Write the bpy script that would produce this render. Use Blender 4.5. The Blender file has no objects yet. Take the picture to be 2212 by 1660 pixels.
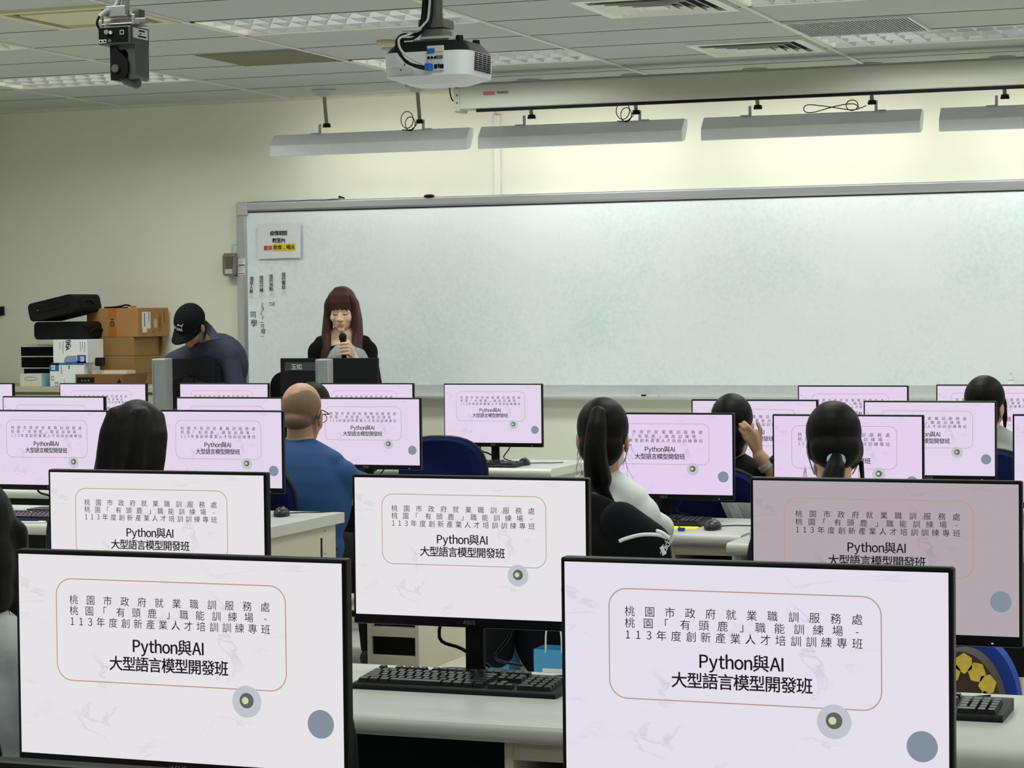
import bpy, bmesh, math, random
from mathutils import Vector as V, Matrix, Euler, noise
random.seed(7)
PI = math.pi
SC = bpy.context.scene
COL = SC.collection

# ------------------------------------------------------------------ camera
CAMZ = 1.53
FPX, YAW, PITCH, ROLL = 4920.0, 0.356, -0.0315, -0.0106
FW = V((-math.sin(YAW) * math.cos(PITCH), math.cos(YAW) * math.cos(PITCH), math.sin(PITCH)))
_r = V((math.cos(YAW), math.sin(YAW), 0)); _u = _r.cross(FW)
RT = _r * math.cos(ROLL) + _u * math.sin(ROLL)
UP = -_r * math.sin(ROLL) + _u * math.cos(ROLL)
cd = bpy.data.cameras.new('camera'); cam = bpy.data.objects.new('camera', cd); COL.objects.link(cam)
cd.sensor_width = 36.0; cd.lens = FPX / 2212.0 * 36.0; cd.clip_start = 0.05; cd.clip_end = 60
M = Matrix((RT, UP, -FW)).transposed().to_4x4(); M.translation = V((0, 0, CAMZ))
cam.matrix_world = M
SC.camera = cam

# ------------------------------------------------------------------ light and exposure
SC.view_settings.view_transform = 'Standard'
SC.view_settings.look = 'None'
SC.view_settings.gamma = 1.0
SC.view_settings.use_curve_mapping = False
SC.view_settings.exposure = 0.0
W = bpy.data.worlds.new('world'); SC.world = W; W.use_nodes = True
W.node_tree.nodes['Background'].inputs[0].default_value = (0.8, 0.9, 1.0, 1)
W.node_tree.nodes['Background'].inputs[1].default_value = 0.02
ZC = 2.93                      # ceiling height
WALL_Y = 13.42                 # front wall
XL, XR, YB = -8.86, 3.65, -3.2
GX = [-8.95, -7.69, -6.46, -5.23, -3.94, -2.65, -1.39, -0.13, 1.13, 2.39, 3.65]
GY = [13.30 - 0.603 * k for k in range(28)]
TUBE_COL = (0.95, 1.0, 0.93)
TROFFER_W, WASH_W = 12.4, 2.35
ROW_K = {3: 1.6, 6: 1.7, 9: 1.5, 12: 1.05, 15: 0.85, 18: 0.7, 21: 0.6, 24: 0.5}   # the front rows burn brighter than the dimmed rear rows
# ceiling troffers (column index in GX, row index in GY): the recessed room lights, switched on
def area_light(name, loc, size, power, direction=(0, 0, -1), spread=150, color=TUBE_COL):
    ld = bpy.data.lights.new(name, 'AREA'); ld.shape = 'RECTANGLE'; ld.size, ld.size_y = size
    ld.energy = power; ld.color = color; ld.spread = math.radians(spread)
    o = bpy.data.objects.new(name, ld); COL.objects.link(o)
    o.location = loc
    o.rotation_euler = V(direction).to_track_quat('-Z', 'Y').to_euler()
    return o
TROFFER_COLS = (1, 3, 5, 7, 9)
TROFFER_ROWS = (3, 6, 9, 12, 15, 18, 21, 24)
for r in TROFFER_ROWS:                       # GY[r-1] .. GY[r]
    for c in TROFFER_COLS:
        if c == 9 and r < 12: continue
        k = ROW_K[r]
        area_light('troffer_light', ((GX[c] + GX[c + 1]) / 2, GY[r - 1] - 0.3, ZC - 0.004), (1.12, 0.5), TROFFER_W * k, spread=160 if r == 3 else 150)
# wall washers over the whiteboard shine on to the wall; the leftmost one is weaker
WASH_X = [(-6.41, -5.07), (-5.01, -3.712), (-3.611, -2.315), (-2.224, -0.92)]
for i, (a, b) in enumerate(WASH_X):
    area_light('wall_washer_light', ((a + b) / 2, 12.985, 2.545), (1.24, 0.06), WASH_W * (0.5 if i == 0 else 1.0), (0, 0.8, -0.6), 178, (0.98, 1.0, 0.92))

# ------------------------------------------------------------------ helpers
def lin(c):
    return tuple(((x / 255.0) / 12.92 if x / 255.0 <= 0.04045 else ((x / 255.0 + 0.055) / 1.055) ** 2.4) for x in c) + (1.0,)

MATS = {}
def mat(name, rgb, rough=0.6, metal=0.0, var=0.06, scale=30.0, bump=0.0, stretch=None, emit=0.0, spec=0.5, sheen=0.0, coat=0.0):
    """procedural surface: base colour varied by noise, optional noise bump"""
    if name in MATS: return MATS[name]
    m = bpy.data.materials.new(name); m.use_nodes = True
    nt = m.node_tree; b = nt.nodes['Principled BSDF']
    base = lin(rgb)
    if sum(rgb) < 100 and spec == 0.5: spec = 0.18      # dark matte plastics and cloth hardly gleam
    tc = nt.nodes.new('ShaderNodeTexCoord'); mp = nt.nodes.new('ShaderNodeMapping')
    nt.links.new(tc.outputs['Object'], mp.inputs[0])
    if stretch: mp.inputs['Scale'].default_value = stretch
    nz = nt.nodes.new('ShaderNodeTexNoise'); nz.inputs['Scale'].default_value = scale; nz.inputs['Detail'].default_value = 4
    nt.links.new(mp.outputs[0], nz.inputs['Vector'])
    mx = nt.nodes.new('ShaderNodeMix'); mx.data_type = 'RGBA'
    mx.inputs[6].default_value = tuple(min(1, x * (1 - var * 1.5)) for x in base[:3]) + (1,)
    mx.inputs[7].default_value = tuple(min(1, x * (1 + var * 1.5)) for x in base[:3]) + (1,)
    nt.links.new(nz.outputs[0], mx.inputs[0])
    nt.links.new(mx.outputs[2], b.inputs['Base Color'])
    b.inputs['Roughness'].default_value = rough; b.inputs['Metallic'].default_value = metal
    b.inputs['Specular IOR Level'].default_value = spec
    if sheen: b.inputs['Sheen Weight'].default_value = sheen
    if coat: b.inputs['Coat Weight'].default_value = coat
    if bump:
        bp = nt.nodes.new('ShaderNodeBump'); bp.inputs['Strength'].default_value = bump; bp.inputs['Distance'].default_value = 0.004
        nt.links.new(nz.outputs[0], bp.inputs['Height']); nt.links.new(bp.outputs[0], b.inputs['Normal'])
    if emit:
        nt.links.new(mx.outputs[2], b.inputs['Emission Color']); b.inputs['Emission Strength'].default_value = emit
    MATS[name] = m
    return m

class MB:
    """collects shapes for ONE mesh object"""
    def __init__(s): s.v = []; s.f = []; s.sm = []
    def add(s, vs, fs, smooth=False, mx=None):
        n = len(s.v)
        s.v += [tuple(mx @ V(p)) if mx else tuple(p) for p in vs]
        s.f += [tuple(i + n for i in f) for f in fs]; s.sm += [smooth] * len(fs)
        return s
    def box(s, a, b, mx=None):
        (x0, y0, z0), (x1, y1, z1) = a, b
        x0, x1 = sorted((x0, x1)); y0, y1 = sorted((y0, y1)); z0, z1 = sorted((z0, z1))
        vs = [(x0, y0, z0), (x1, y0, z0), (x1, y1, z0), (x0, y1, z0), (x0, y0, z1), (x1, y0, z1), (x1, y1, z1), (x0, y1, z1)]
        return s.add(vs, [(3, 2, 1, 0), (4, 5, 6, 7), (0, 1, 5, 4), (1, 2, 6, 5), (2, 3, 7, 6), (3, 0, 4, 7)], False, mx)
    def quad(s, *p): return s.add(p, [tuple(range(len(p)))])
    def prism(s, prof, x0, x1, axis='x', smooth=False, mx=None):
        """closed profile extruded along an axis: 'x' profile=(y,z); 'y' profile=(x,z); 'z' profile=(x,y)"""
        n = len(prof)
        def P(t, q): return {'x': (t, q[0], q[1]), 'y': (q[0], t, q[1]), 'z': (q[0], q[1], t)}[axis]
        vs = [P(x0, q) for q in prof] + [P(x1, q) for q in prof]
        k = len(s.f)
        s.add(vs, [(i, (i + 1) % n, n + (i + 1) % n, n + i) for i in range(n)], smooth, mx)
        s.add(vs, [tuple(range(n - 1, -1, -1)), tuple(range(n, 2 * n))], False, mx)
        return s
    def tube(s, pts, r, n=8, r1=None, caps=True):
        pts = [V(p) for p in pts]
        if 3 <= len(pts) <= 11 and r < 0.02:       # round off the corners of wires and straps
            q = [pts[0]] + pts + [pts[-1]]; out = []
            for i in range(1, len(q) - 2):
                for k in range(5):
                    u = k / 5.0; a, b, c, d = q[i - 1], q[i], q[i + 1], q[i + 2]
                    out.append(0.5 * ((2 * b) + (c - a) * u + (2 * a - 5 * b + 4 * c - d) * u * u + (3 * b - a - 3 * c + d) * u ** 3))
            pts = out + [pts[-1]]
        N = len(pts); r1 = r if r1 is None else r1
        vs = []; prev = None
        for i, p in enumerate(pts):
            d = (pts[min(i + 1, N - 1)] - pts[max(i - 1, 0)])
            if d.length < 1e-9: d = V((0, 0, 1))
            d.normalize()
            if prev is None:
                a = d.orthogonal().normalized()
            else:
                a = (prev - d * prev.dot(d))
                a = a.normalized() if a.length > 1e-6 else d.orthogonal().normalized()
            prev = a; b = d.cross(a); rr = r + (r1 - r) * i / max(1, N - 1)
            vs += [p + a * rr * math.cos(2 * PI * k / n) + b * rr * math.sin(2 * PI * k / n) for k in range(n)]
        fs = [(i * n + k, i * n + (k + 1) % n, (i + 1) * n + (k + 1) % n, (i + 1) * n + k) for i in range(N - 1) for k in range(n)]
        s.add(vs, fs, True)
        if caps: s.add(vs[:n], [tuple(range(n - 1, -1, -1))]); s.add(vs[-n:], [tuple(range(n))])
        return s
    def cyl(s, p0, p1, r0, r1=None, n=20): return s.tube([p0, p1], r0, n, r1)
    def lathe(s, prof, c=(0, 0, 0), n=24, mx=None):
        vs = []; m = len(prof)
        for k in range(n):
            a = 2 * PI * k / n
            vs += [(c[0] + r * math.cos(a), c[1] + r * math.sin(a), c[2] + z) for r, z in prof]
        fs = [(k * m + i, ((k + 1) % n) * m + i, ((k + 1) % n) * m + i + 1, k * m + i + 1) for k in range(n) for i in range(m - 1)]
        return s.add(vs, fs, True, mx)
    def ell(s, c, r, mx=None, nu=20, nv=12):
        vs = [(c[0], c[1], c[2] - r[2])]
        for j in range(1, nv):
            t = -PI / 2 + PI * j / nv
            vs += [(c[0] + r[0] * math.cos(t) * math.cos(2 * PI * i / nu), c[1] + r[1] * math.cos(t) * math.sin(2 * PI * i / nu), c[2] + r[2] * math.sin(t)) for i in range(nu)]
        vs.append((c[0], c[1], c[2] + r[2])); L = len(vs) - 1
        fs = [(0, 1 + (i + 1) % nu, 1 + i) for i in range(nu)]
        for j in range(nv - 2):
            fs += [(1 + j * nu + i, 1 + j * nu + (i + 1) % nu, 1 + (j + 1) * nu + (i + 1) % nu, 1 + (j + 1) * nu + i) for i in range(nu)]
        o = 1 + (nv - 2) * nu
        fs += [(o + i, o + (i + 1) % nu, L) for i in range(nu)]
        return s.add(vs, fs, True, mx)
    def cap(s, p0, p1, r0, r1=None, n=14):
        """tapered capsule"""
        p0, p1 = V(p0), V(p1); r1 = r0 if r1 is None else r1
        d = p1 - p0
        if d.length < 1e-6: return s.ell(p0, (r0, r0, r0))
        d.normalize(); pts = []; rad = []
        for j in range(5):
            t = PI / 2 * (1 - j / 5.0); pts.append(p0 - d * r0 * math.sin(t)); rad.append(max(r0 * math.cos(t), 1e-4))
        pts.append(p0); rad.append(r0); pts.append(p1); rad.append(r1)
        for j in range(1, 6):
            t = PI / 2 * j / 5.0; pts.append(p1 + d * r1 * math.sin(t)); rad.append(max(r1 * math.cos(t), 1e-4))
        a = d.orthogonal().normalized(); b = d.cross(a); vs = []
        for p, r in zip(pts, rad):
            vs += [p + a * r * math.cos(2 * PI * k / n) + b * r * math.sin(2 * PI * k / n) for k in range(n)]
        N = len(pts)
        fs = [(i * n + k, i * n + (k + 1) % n, (i + 1) * n + (k + 1) % n, (i + 1) * n + k) for i in range(N - 1) for k in range(n)]
        fs += [tuple(range(n - 1, -1, -1)), tuple((N - 1) * n + k for k in range(n))]
        return s.add(vs, fs, True)
    def mesh(s, name):
        me = bpy.data.meshes.new(name); me.from_pydata(s.v, [], s.f)
        me.polygons.foreach_set('use_smooth', s.sm); me.update()
        return me
    def build(s, name, m, parent=None, bevel=0.0, seg=2, loc=None):
        me = s.mesh(name); o = bpy.data.objects.new(name, me); COL.objects.link(o)
        me.materials.append(m)
        if parent is not None: o.parent = parent
        if loc: o.location = loc
        if bevel:
            bv = o.modifiers.new('bevel', 'BEVEL'); bv.width = bevel; bv.segments = seg; bv.limit_method = 'ANGLE'; bv.angle_limit = math.radians(40)
        return o

def blob(name, mb, voxel, m, parent=None, smooth=4, post=None):
    """fuses overlapping closed shapes into one continuous skin"""
    me = mb.mesh(name); o = bpy.data.objects.new(name, me); COL.objects.link(o)
    rm = o.modifiers.new('fuse', 'REMESH'); rm.mode = 'VOXEL'; rm.voxel_size = voxel; rm.use_smooth_shade = True
    if smooth:
        s = o.modifiers.new('smooth', 'SMOOTH'); s.factor = 0.5; s.iterations = smooth
    dg = bpy.context.evaluated_depsgraph_get(); dg.update()
    nm = bpy.data.meshes.new_from_object(o.evaluated_get(dg))
    o.modifiers.clear(); o.data = nm; bpy.data.meshes.remove(me); nm.name = name
    nm.polygons.foreach_set('use_smooth', [True] * len(nm.polygons))
    if post: post(nm)
    nm.materials.clear(); nm.materials.append(m)
    if parent is not None: o.parent = parent
    return o

def tag(o, label=None, cat=None, group=None, kind=None):
    if label: o['label'] = label
    if cat: o['category'] = cat
    if group: o['group'] = group
    if kind: o['kind'] = kind
    return o
def thing(name, label, cat, loc=(0, 0, 0), rz=0.0, group=None):
    o = bpy.data.objects.new(name, None); COL.objects.link(o); o.empty_display_size = 0.1
    o.location = loc; o.rotation_euler = (0, 0, rz)
    return tag(o, label, cat, group)
def kids(o): return [c for c in bpy.data.objects if c.parent == o]
def dup(o, parent=None, tree=None):
    if tree is None:
        tree = {}
        for c in bpy.data.objects:
            if c.parent: tree.setdefault(c.parent.name, []).append(c)
    c = o.copy(); COL.objects.link(c); c.parent = parent
    for ch in tree.get(o.name, []): dup(ch, c, tree)
    return c
def struct(o): o['kind'] = 'structure'; return o
def at(px, py, Y):
    """the point seen at a photo pixel on the plane y = Y"""
    d = FW * FPX + RT * (px - 1106) - UP * (py - 830)
    return d * (Y / d.y) + V((0, 0, CAMZ))
def atz(px, py, Z):
    d = FW * FPX + RT * (px - 1106) - UP * (py - 830)
    return d * ((Z - CAMZ) / d.z) + V((0, 0, CAMZ))

# ---- lettering: glyph outlines turned into flat mesh faces
GLYPH = {}
try:    # Blender's own bundled sans face (falls back to the built-in font)
    import os
    FONT = bpy.data.fonts.load(os.path.join(bpy.utils.system_resource('DATAFILES'), 'fonts', 'Noto Sans CJK Regular.woff2'))
except Exception:
    FONT = None
FSIZE = 1.0
def glyph(ch, off=0.0):
    k = (ch, off)
    if k not in GLYPH:
        c = bpy.data.curves.new('glyph', 'FONT'); c.body = ch; c.resolution_u = 5 if ord(ch) < 256 else 2
        if FONT: c.font = FONT; c.size = FSIZE
        o = bpy.data.objects.new('glyph', c); COL.objects.link(o)
        dg = bpy.context.evaluated_depsgraph_get(); dg.update()
        me = o.evaluated_get(dg).to_mesh()
        vs, fs = [tuple(v.co) for v in me.vertices], [tuple(p.vertices) for p in me.polygons]
        if off > 0:      # heavier weight: the outline repeated with small shifts
            n = len(vs); d = off * 0.62; e = d * 0.7; sh = [(d, 0), (-d, 0), (0, d), (0, -d), (e, e), (-e, e), (e, -e), (-e, -e)]
            fs = [tuple(i + n * q for i in f) for q in range(8) for f in fs]
            vs = [(v[0] + a, v[1] + b, 0.004 * q) for q, (a, b) in enumerate(sh) for v in vs]
        GLYPH[k] = (vs, fs)
        o.evaluated_get(dg).to_mesh_clear()
        bpy.data.objects.remove(o); bpy.data.curves.remove(c)
    return GLYPH[k]
if FONT:        # same character size as the built-in font
    _w = extent_w = [v[0] for v in glyph('國')[0]]; FSIZE = 0.89 / (max(_w) - min(_w)); GLYPH.clear()
    _z = [v[1] for v in glyph('國')[0]]; ZMID = (max(_z) + min(_z)) / 2
else: ZMID = 0.38
def extent(ch, off=0.0):
    vs = glyph(ch, off)[0]
    return (min(v[0] for v in vs), max(v[0] for v in vs)) if vs else (0, 0.3)
def put_char(mb, ch, cx, z, size, y=0.0, off=0.0, rot=0.0, mx=None):
    """glyph centred on cx, its middle height at z, standing in the XZ plane facing -Y"""
    vs, fs = glyph(ch, off)
    if not vs: return
    a, b = extent(ch, off); mid = (a + b) / 2
    cr, sr = math.cos(rot), math.sin(rot)
    P = []
    for v in vs:
        x, q = (v[0] - mid) * size, (v[1] - ZMID) * size
        P.append((cx + x * cr - q * sr, y - v[2] * size, z + x * sr + q * cr))
    mb.add(P, fs, False, mx)
def put_text(mb, s, cx, z, size, y=0.0, off=0.0, gap=0.06, mx=None, rot=0.0):
    w = []
    for ch in s:
        if ch == ' ': w.append((0.0, 0.25)); continue
        a, b = extent(ch, off); w.append((b - a, b - a + gap) if ord(ch) < 0x2000 else (b - a, 1.0))
    tot = sum(q[1] for q in w) * size; x = -tot / 2
    for ch, q in zip(s, w):
        X = x + q[1] * size / 2
        put_char(mb, ch, cx + X * math.cos(rot), z + X * math.sin(rot), size, y, off, rot, mx); x += q[1] * size
    return tot
def rrect(cx, cz, w, h, r, n=8):
    P = []
    for (sx, sz, a0) in ((1, 1, 0), (-1, 1, PI / 2), (-1, -1, PI), (1, -1, 1.5 * PI)):
        for k in range(n + 1):
            a = a0 + PI / 2 * k / n
            P.append((cx + sx * (w / 2 - r) + r * math.cos(a), cz + sz * (h / 2 - r) + r * math.sin(a)))
    return P
def ring(mb, P, t, y):
    """flat outline of thickness t following a closed 2D loop"""
    n = len(P); c = V((sum(p[0] for p in P) / n, sum(p[1] for p in P) / n))
    Q = []
    for i in range(n):
        d = V(P[(i + 1) % n]) - V(P[i - 1]); d.normalize(); Q.append((P[i][0] - d.y * t, P[i][1] + d.x * t))
    vs = [(p[0], y, p[1]) for p in P] + [(p[0], y, p[1]) for p in Q]
    mb.add(vs, [(i, (i + 1) % n, n + (i + 1) % n, n + i) for i in range(n)])
def disc(mb, cx, cz, r, y, n=32):
    mb.add([(cx + r * math.cos(2 * PI * k / n), y, cz + r * math.sin(2 * PI * k / n)) for k in range(n)], [tuple(range(n))])
# ------------------------------------------------------------------ materials
WALLM = mat('cream_wall_paint', (230, 231, 218), 0.75, var=0.015, scale=6, bump=0.03)
CEILM = mat('ceiling_tile', (182, 186, 184), 0.85, var=0.03, scale=60, bump=0.1)
TBAR = mat('ceiling_grid_paint', (214, 212, 200), 0.5)
GAP = mat('dark_joint', (70, 70, 64), 0.9)
FLOORM = mat('grey_vinyl_floor', (214, 212, 204), 0.35, var=0.05, scale=14)
WHITEP = mat('white_enamel', (228, 228, 222), 0.4, var=0.02)
GREYP = mat('pale_grey_metal', (186, 190, 192), 0.45, var=0.03)
LAMPM = mat('washer_housing', (240, 244, 252), 0.45, var=0.03)
SCRM = mat('screen_case_paint', (188, 188, 178), 0.5, var=0.02)
DKGREY = mat('dark_grey_metal', (90, 92, 88), 0.45)
RODM = mat('grey_rod', (140, 142, 134), 0.4, metal=0.3)
ALUM = mat('aluminium', (188, 190, 194), 0.32, metal=0.75, var=0.03, scale=3, stretch=(1, 40, 40))
BLACKP = mat('black_plastic', (13, 13, 16), 0.5, var=0.1)
BLACKM = mat('black_matte', (6, 6, 8), 0.8)
BEZEL = mat('monitor_bezel', (12, 13, 17), 0.35, var=0.08)
DESKM = mat('desk_laminate', (196, 196, 190), 0.32, var=0.02, scale=8)
STEEL = mat('cream_steel', (190, 187, 168), 0.5, var=0.04, scale=10)
DARKGREEN = mat('modesty_panel', (24, 34, 34), 0.6)
CARD = mat('cardboard', (168, 124, 74), 0.85, var=0.07, scale=18)
CARD2 = mat('cardboard_plain', (150, 118, 70), 0.85, var=0.07, scale=18)
CARD3 = mat('cardboard_brown', (120, 84, 50), 0.85, var=0.08, scale=18)
TAPE = mat('brown_tape', (172, 106, 42), 0.3)
PAPER = mat('white_paper', (226, 228, 232), 0.7, var=0.02)
INK = mat('black_ink', (18, 18, 20), 0.8)
INKG = mat('grey_print', (110, 108, 104), 0.8)
RED = mat('red_ink', (206, 60, 84), 0.8)
YEL = mat('yellow_marker', (226, 206, 40), 0.8)
BLUE = mat('blue_print', (20, 92, 176), 0.5)
CHAIRB = mat('navy_chair_fabric', (9, 24, 70), 0.9, var=0.12, scale=200, bump=0.2, spec=0.15)
RIM = mat('chair_rim', (22, 26, 34), 0.45)
SKIN = mat('skin', (206, 160, 130), 0.55, var=0.05, scale=12, spec=0.35)
SKINF = mat('fair_skin', (228, 190, 168), 0.5, var=0.04, scale=12, spec=0.35)
SKINT = mat('tan_skin', (172, 134, 110), 0.5, var=0.06, scale=12, spec=0.35)
HAIR = mat('black_hair', (8, 7, 7), 0.5, var=0.5, scale=1.0, bump=0.1, stretch=(260, 260, 14), spec=0.14)
HAIRB = mat('auburn_hair', (64, 34, 27), 0.45, var=0.55, scale=1.0, bump=0.12, stretch=(240, 240, 10), spec=0.35)

# ------------------------------------------------------------------ the room
struct(MB().box((XL, YB, -0.1), (XR, WALL_Y, 0)).build('floor', FLOORM))
struct(MB().box((XL - 0.1, WALL_Y, -0.1), (XR + 0.1, WALL_Y + 0.15, ZC + 0.2)).build('wall_front', WALLM))
struct(MB().box((XL - 0.15, YB, -0.1), (XL, WALL_Y, ZC + 0.2)).build('wall_left', WALLM))
struct(MB().box((XR, YB, -0.1), (XR + 0.15, WALL_Y, ZC + 0.2)).build('wall_right', WALLM))
struct(MB().box((XL - 0.15, YB - 0.15, -0.1), (XR + 0.15, YB, ZC + 0.2)).build('wall_back', WALLM))
SEEN_TROFFERS = [(6, 1), (6, 3), (6, 5), (3, 1), (3, 3), (3, 5)]
mb = MB()
ys = [WALL_Y + 0.02] + GY
for j in range(len(ys) - 1):
    for i in range(len(GX) - 1):
        if (j, i) in SEEN_TROFFERS: continue
        mb.box((GX[i], ys[j + 1], ZC), (GX[i + 1], ys[j], ZC + 0.012))
struct(mb.build('ceiling', CEILM))
mb = MB()
for x in GX:
    mb.box((x - 0.012, YB, ZC - 0.007), (x + 0.012, GY[0], ZC + 0.004))
struct(mb.build('trim_1', TBAR))
mb = MB()
for y in GY[1:]:
    for i in range(len(GX) - 1):
        mb.box((GX[i] + 0.013, y - 0.004, ZC - 0.0015), (GX[i + 1] - 0.013, y + 0.004, ZC + 0.004))
struct(mb.build('trim_2', GAP))
mb = MB().box((XL, GY[0], ZC - 0.012), (XR, GY[0] + 0.022, ZC + 0.004)).box((XL, WALL_Y - 0.014, ZC - 0.012), (XR, WALL_Y, ZC))
struct(mb.build('trim_3', TBAR))
struct(MB().box((XL, WALL_Y - 0.012, 0), (XR, WALL_Y, 0.1)).build('baseboard_front', mat('baseboard', (96, 90, 78), 0.6)))

# ------------------------------------------------------------------ ceiling troffers
LOUV = mat('mirror_louver', (226, 228, 232), 0.18, metal=0.85, var=0.02)
TUBE = mat('lit_tube', (255, 250, 236), 0.5, var=0.0, emit=9.0)
def troffer(x0, x1, y0, y1, label):
    t = thing('ceiling_light', label, 'ceiling light', ((x0 + x1) / 2, (y0 + y1) / 2, ZC), group='recessed louvered ceiling lights')
    a, b = (x1 - x0) / 2 - 0.012, (y1 - y0) / 2 - 0.008
    fr = MB()
    fr.box((-a, -b, -0.004), (a, -b + 0.02, 0.10)).box((-a, b - 0.02, -0.004), (a, b, 0.10))
    fr.box((-a, -b, -0.004), (-a + 0.02, b, 0.10)).box((a - 0.02, -b, -0.004), (a, b, 0.10)).box((-a, -b, 0.10), (a, b, 0.105))
    fr.build('frame', WHITEP, t)
    lv = MB(); n = 12
    def wedge(c, half, axis, lo, hi):
        # blade: wide at the top, knife thin at the bottom
        prof = [(c - half, 0.055), (c - half * 0.45, 0.028), (c - 0.0018, 0.0), (c + 0.0018, 0.0), (c + half * 0.45, 0.028), (c + half, 0.055)]
        lv.prism(prof, lo, hi, axis)
    for k in range(1, n):
        wedge(-a + 0.02 + (2 * a - 0.04) * k / n, 0.016, 'y', -b + 0.02, b - 0.02)
    for k in (1, 2):
        wedge(-b + 0.02 + (2 * b - 0.04) * k / 3, 0.03, 'x', -a + 0.02, a - 0.02)
    for s in (-1, 1):
        wedge(s * (b - 0.021), 0.02, 'x', -a + 0.02, a - 0.02)
    lv.build('louver', LOUV, t)
    for k in range(3):
        y = -b + 0.02 + (2 * b - 0.04) * (k + 0.5) / 3
        MB().cyl((-a + 0.05, y, 0.082), (a - 0.05, y, 0.082), 0.009, n=10).build('tube', TUBE, t)
    return t
TL = {(6, 1): 'louvered ceiling light of which only the tip shows, left of the hanging camera',
      (6, 3): 'louvered ceiling light behind the projector mount, right of the hanging camera',
      (6, 5): 'louvered ceiling light cut by the top edge, behind the square vent',
      (3, 1): 'bright louvered ceiling light passing behind the hanging camera',
      (3, 3): 'louvered ceiling light partly hidden by the white projector',
      (3, 5): 'louvered ceiling light beside the striped air grille'}
for (r, c) in SEEN_TROFFERS: troffer(GX[c], GX[c + 1], GY[r], GY[r - 1], TL[(r, c)])

# ------------------------------------------------------------------ air vents, panel, grille, detector
def vent(name, label, x0, x1, y0, y1, m, style):
    t = thing(name, label, 'air vent', ((x0 + x1) / 2, (y0 + y1) / 2, ZC))
    a, b = (x1 - x0) / 2, (y1 - y0) / 2
    f = MB(); w = 0.05
    for (p, q, r, s_) in ((-a, -b, a, -b + w), (-a, b - w, a, b), (-a, -b + w, -a + w, b - w), (a - w, -b + w, a, b - w)):
        f.box((p, q, -0.014), (r, s_, 0.0))
    f.build('frame', m, t)
    MB().box((-a + w, -b + w, -0.003), (a - w, b - w, -0.001)).build('backing', GAP, t)
    if style == 'square':       # concentric four-way blades
        for k in range(4):
            d = 0.075 + k * 0.05; A, B = a - d, b - d
            if A < 0.04 or B < 0.04: break
            g = MB()
            for (n, hx, hy) in (('y', A, B), ('y', A, -B)):
                s = 1 if hy > 0 else -1
                g.prism([(hy, -0.022), (hy + s * 0.004, -0.022), (hy - s * 0.022, -0.003), (hy - s * 0.026, -0.003)], -A, A, 'x')
            for s in (1, -1):
                g.prism([(s * A, -0.022), (s * A + s * 0.004, -0.022), (s * A - s * 0.022, -0.003), (s * A - s * 0.026, -0.003)], -B, B, 'y')
            g.build('blade', m, t)
        MB().box((-0.05, -0.05, -0.02), (0.05, 0.05, -0.003)).build('centre_plate', m, t)
    elif style == 'cassette':   # flat face with slots along one side
        MB().box((-a + 0.11, -b + 0.09, -0.017), (a - 0.11, b - 0.17, -0.002)).build('face_plate', m, t, bevel=0.006)
        for k in range(5):
            y = b - 0.16 + k * 0.022
            MB().box((-a + 0.10, y, -0.015), (a - 0.10 - 0.0 * k, y + 0.008, -0.002)).build('blade', m, t)
    return t
CREAMP = mat('yellowed_plastic', (206, 202, 172), 0.55, var=0.03)
vent('air_vent', 'yellowed ceiling air outlet with slots, behind the hanging camera', -5.88, -5.24, 8.98, 9.62, CREAMP, 'cassette')
vent('air_vent', 'white square ceiling diffuser at the top edge, right of the projector', -3.32, -2.69, 9.72, 10.33, WHITEP, 'square')
vent('air_vent', 'white square ceiling diffuser in front of the projection screen case', -3.31, -2.69, 11.56, 12.16, WHITEP, 'square')
t = thing('air_grille', 'black striped return air grille next to a louvered light', 'air grille', (-2.325, 11.2, ZC))
MB().box((-0.31, -0.29, -0.002), (0.31, 0.29, 0)).build('backing', BLACKM, t)
f = MB()
for (p, q, r, s_) in ((-0.312, -0.292, 0.312, -0.28), (-0.312, 0.28, 0.312, 0.292), (-0.312, -0.28, -0.3, 0.28), (0.3, -0.28, 0.312, 0.28)): f.box((p, q, -0.012), (r, s_, 0))
f.build('frame', WHITEP, t)
g = MB()
for k in range(37): g.box((-0.297 + k * 0.0165, -0.28, -0.011), (-0.297 + k * 0.0165 + 0.005, 0.28, -0.001))
g.build('slats', GREYP, t)
tag(MB().box((-5.86, 10.925, ZC - 0.004), (-5.26, 11.52, ZC)).build('access_panel', mat('olive_panel', (112, 110, 88), 0.8), bevel=0.002),
    'dark olive access panel in the ceiling', 'ceiling panel')
p = atz(838, 88, ZC)
t = thing('smoke_detector', 'small white ceiling detector just left above the projector', 'smoke detector', (p.x, p.y, ZC))
MB().lathe([(0.0, 0), (0.058, 0), (0.056, -0.022), (0.046, -0.034), (0.04, -0.036), (0, -0.036)]).build('body', CREAMP, t)
MB().lathe([(0.0, -0.034), (0.033, -0.036), (0.033, -0.052), (0.02, -0.058), (0, -0.058)]).build('sensor', GREYP, t)

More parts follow.
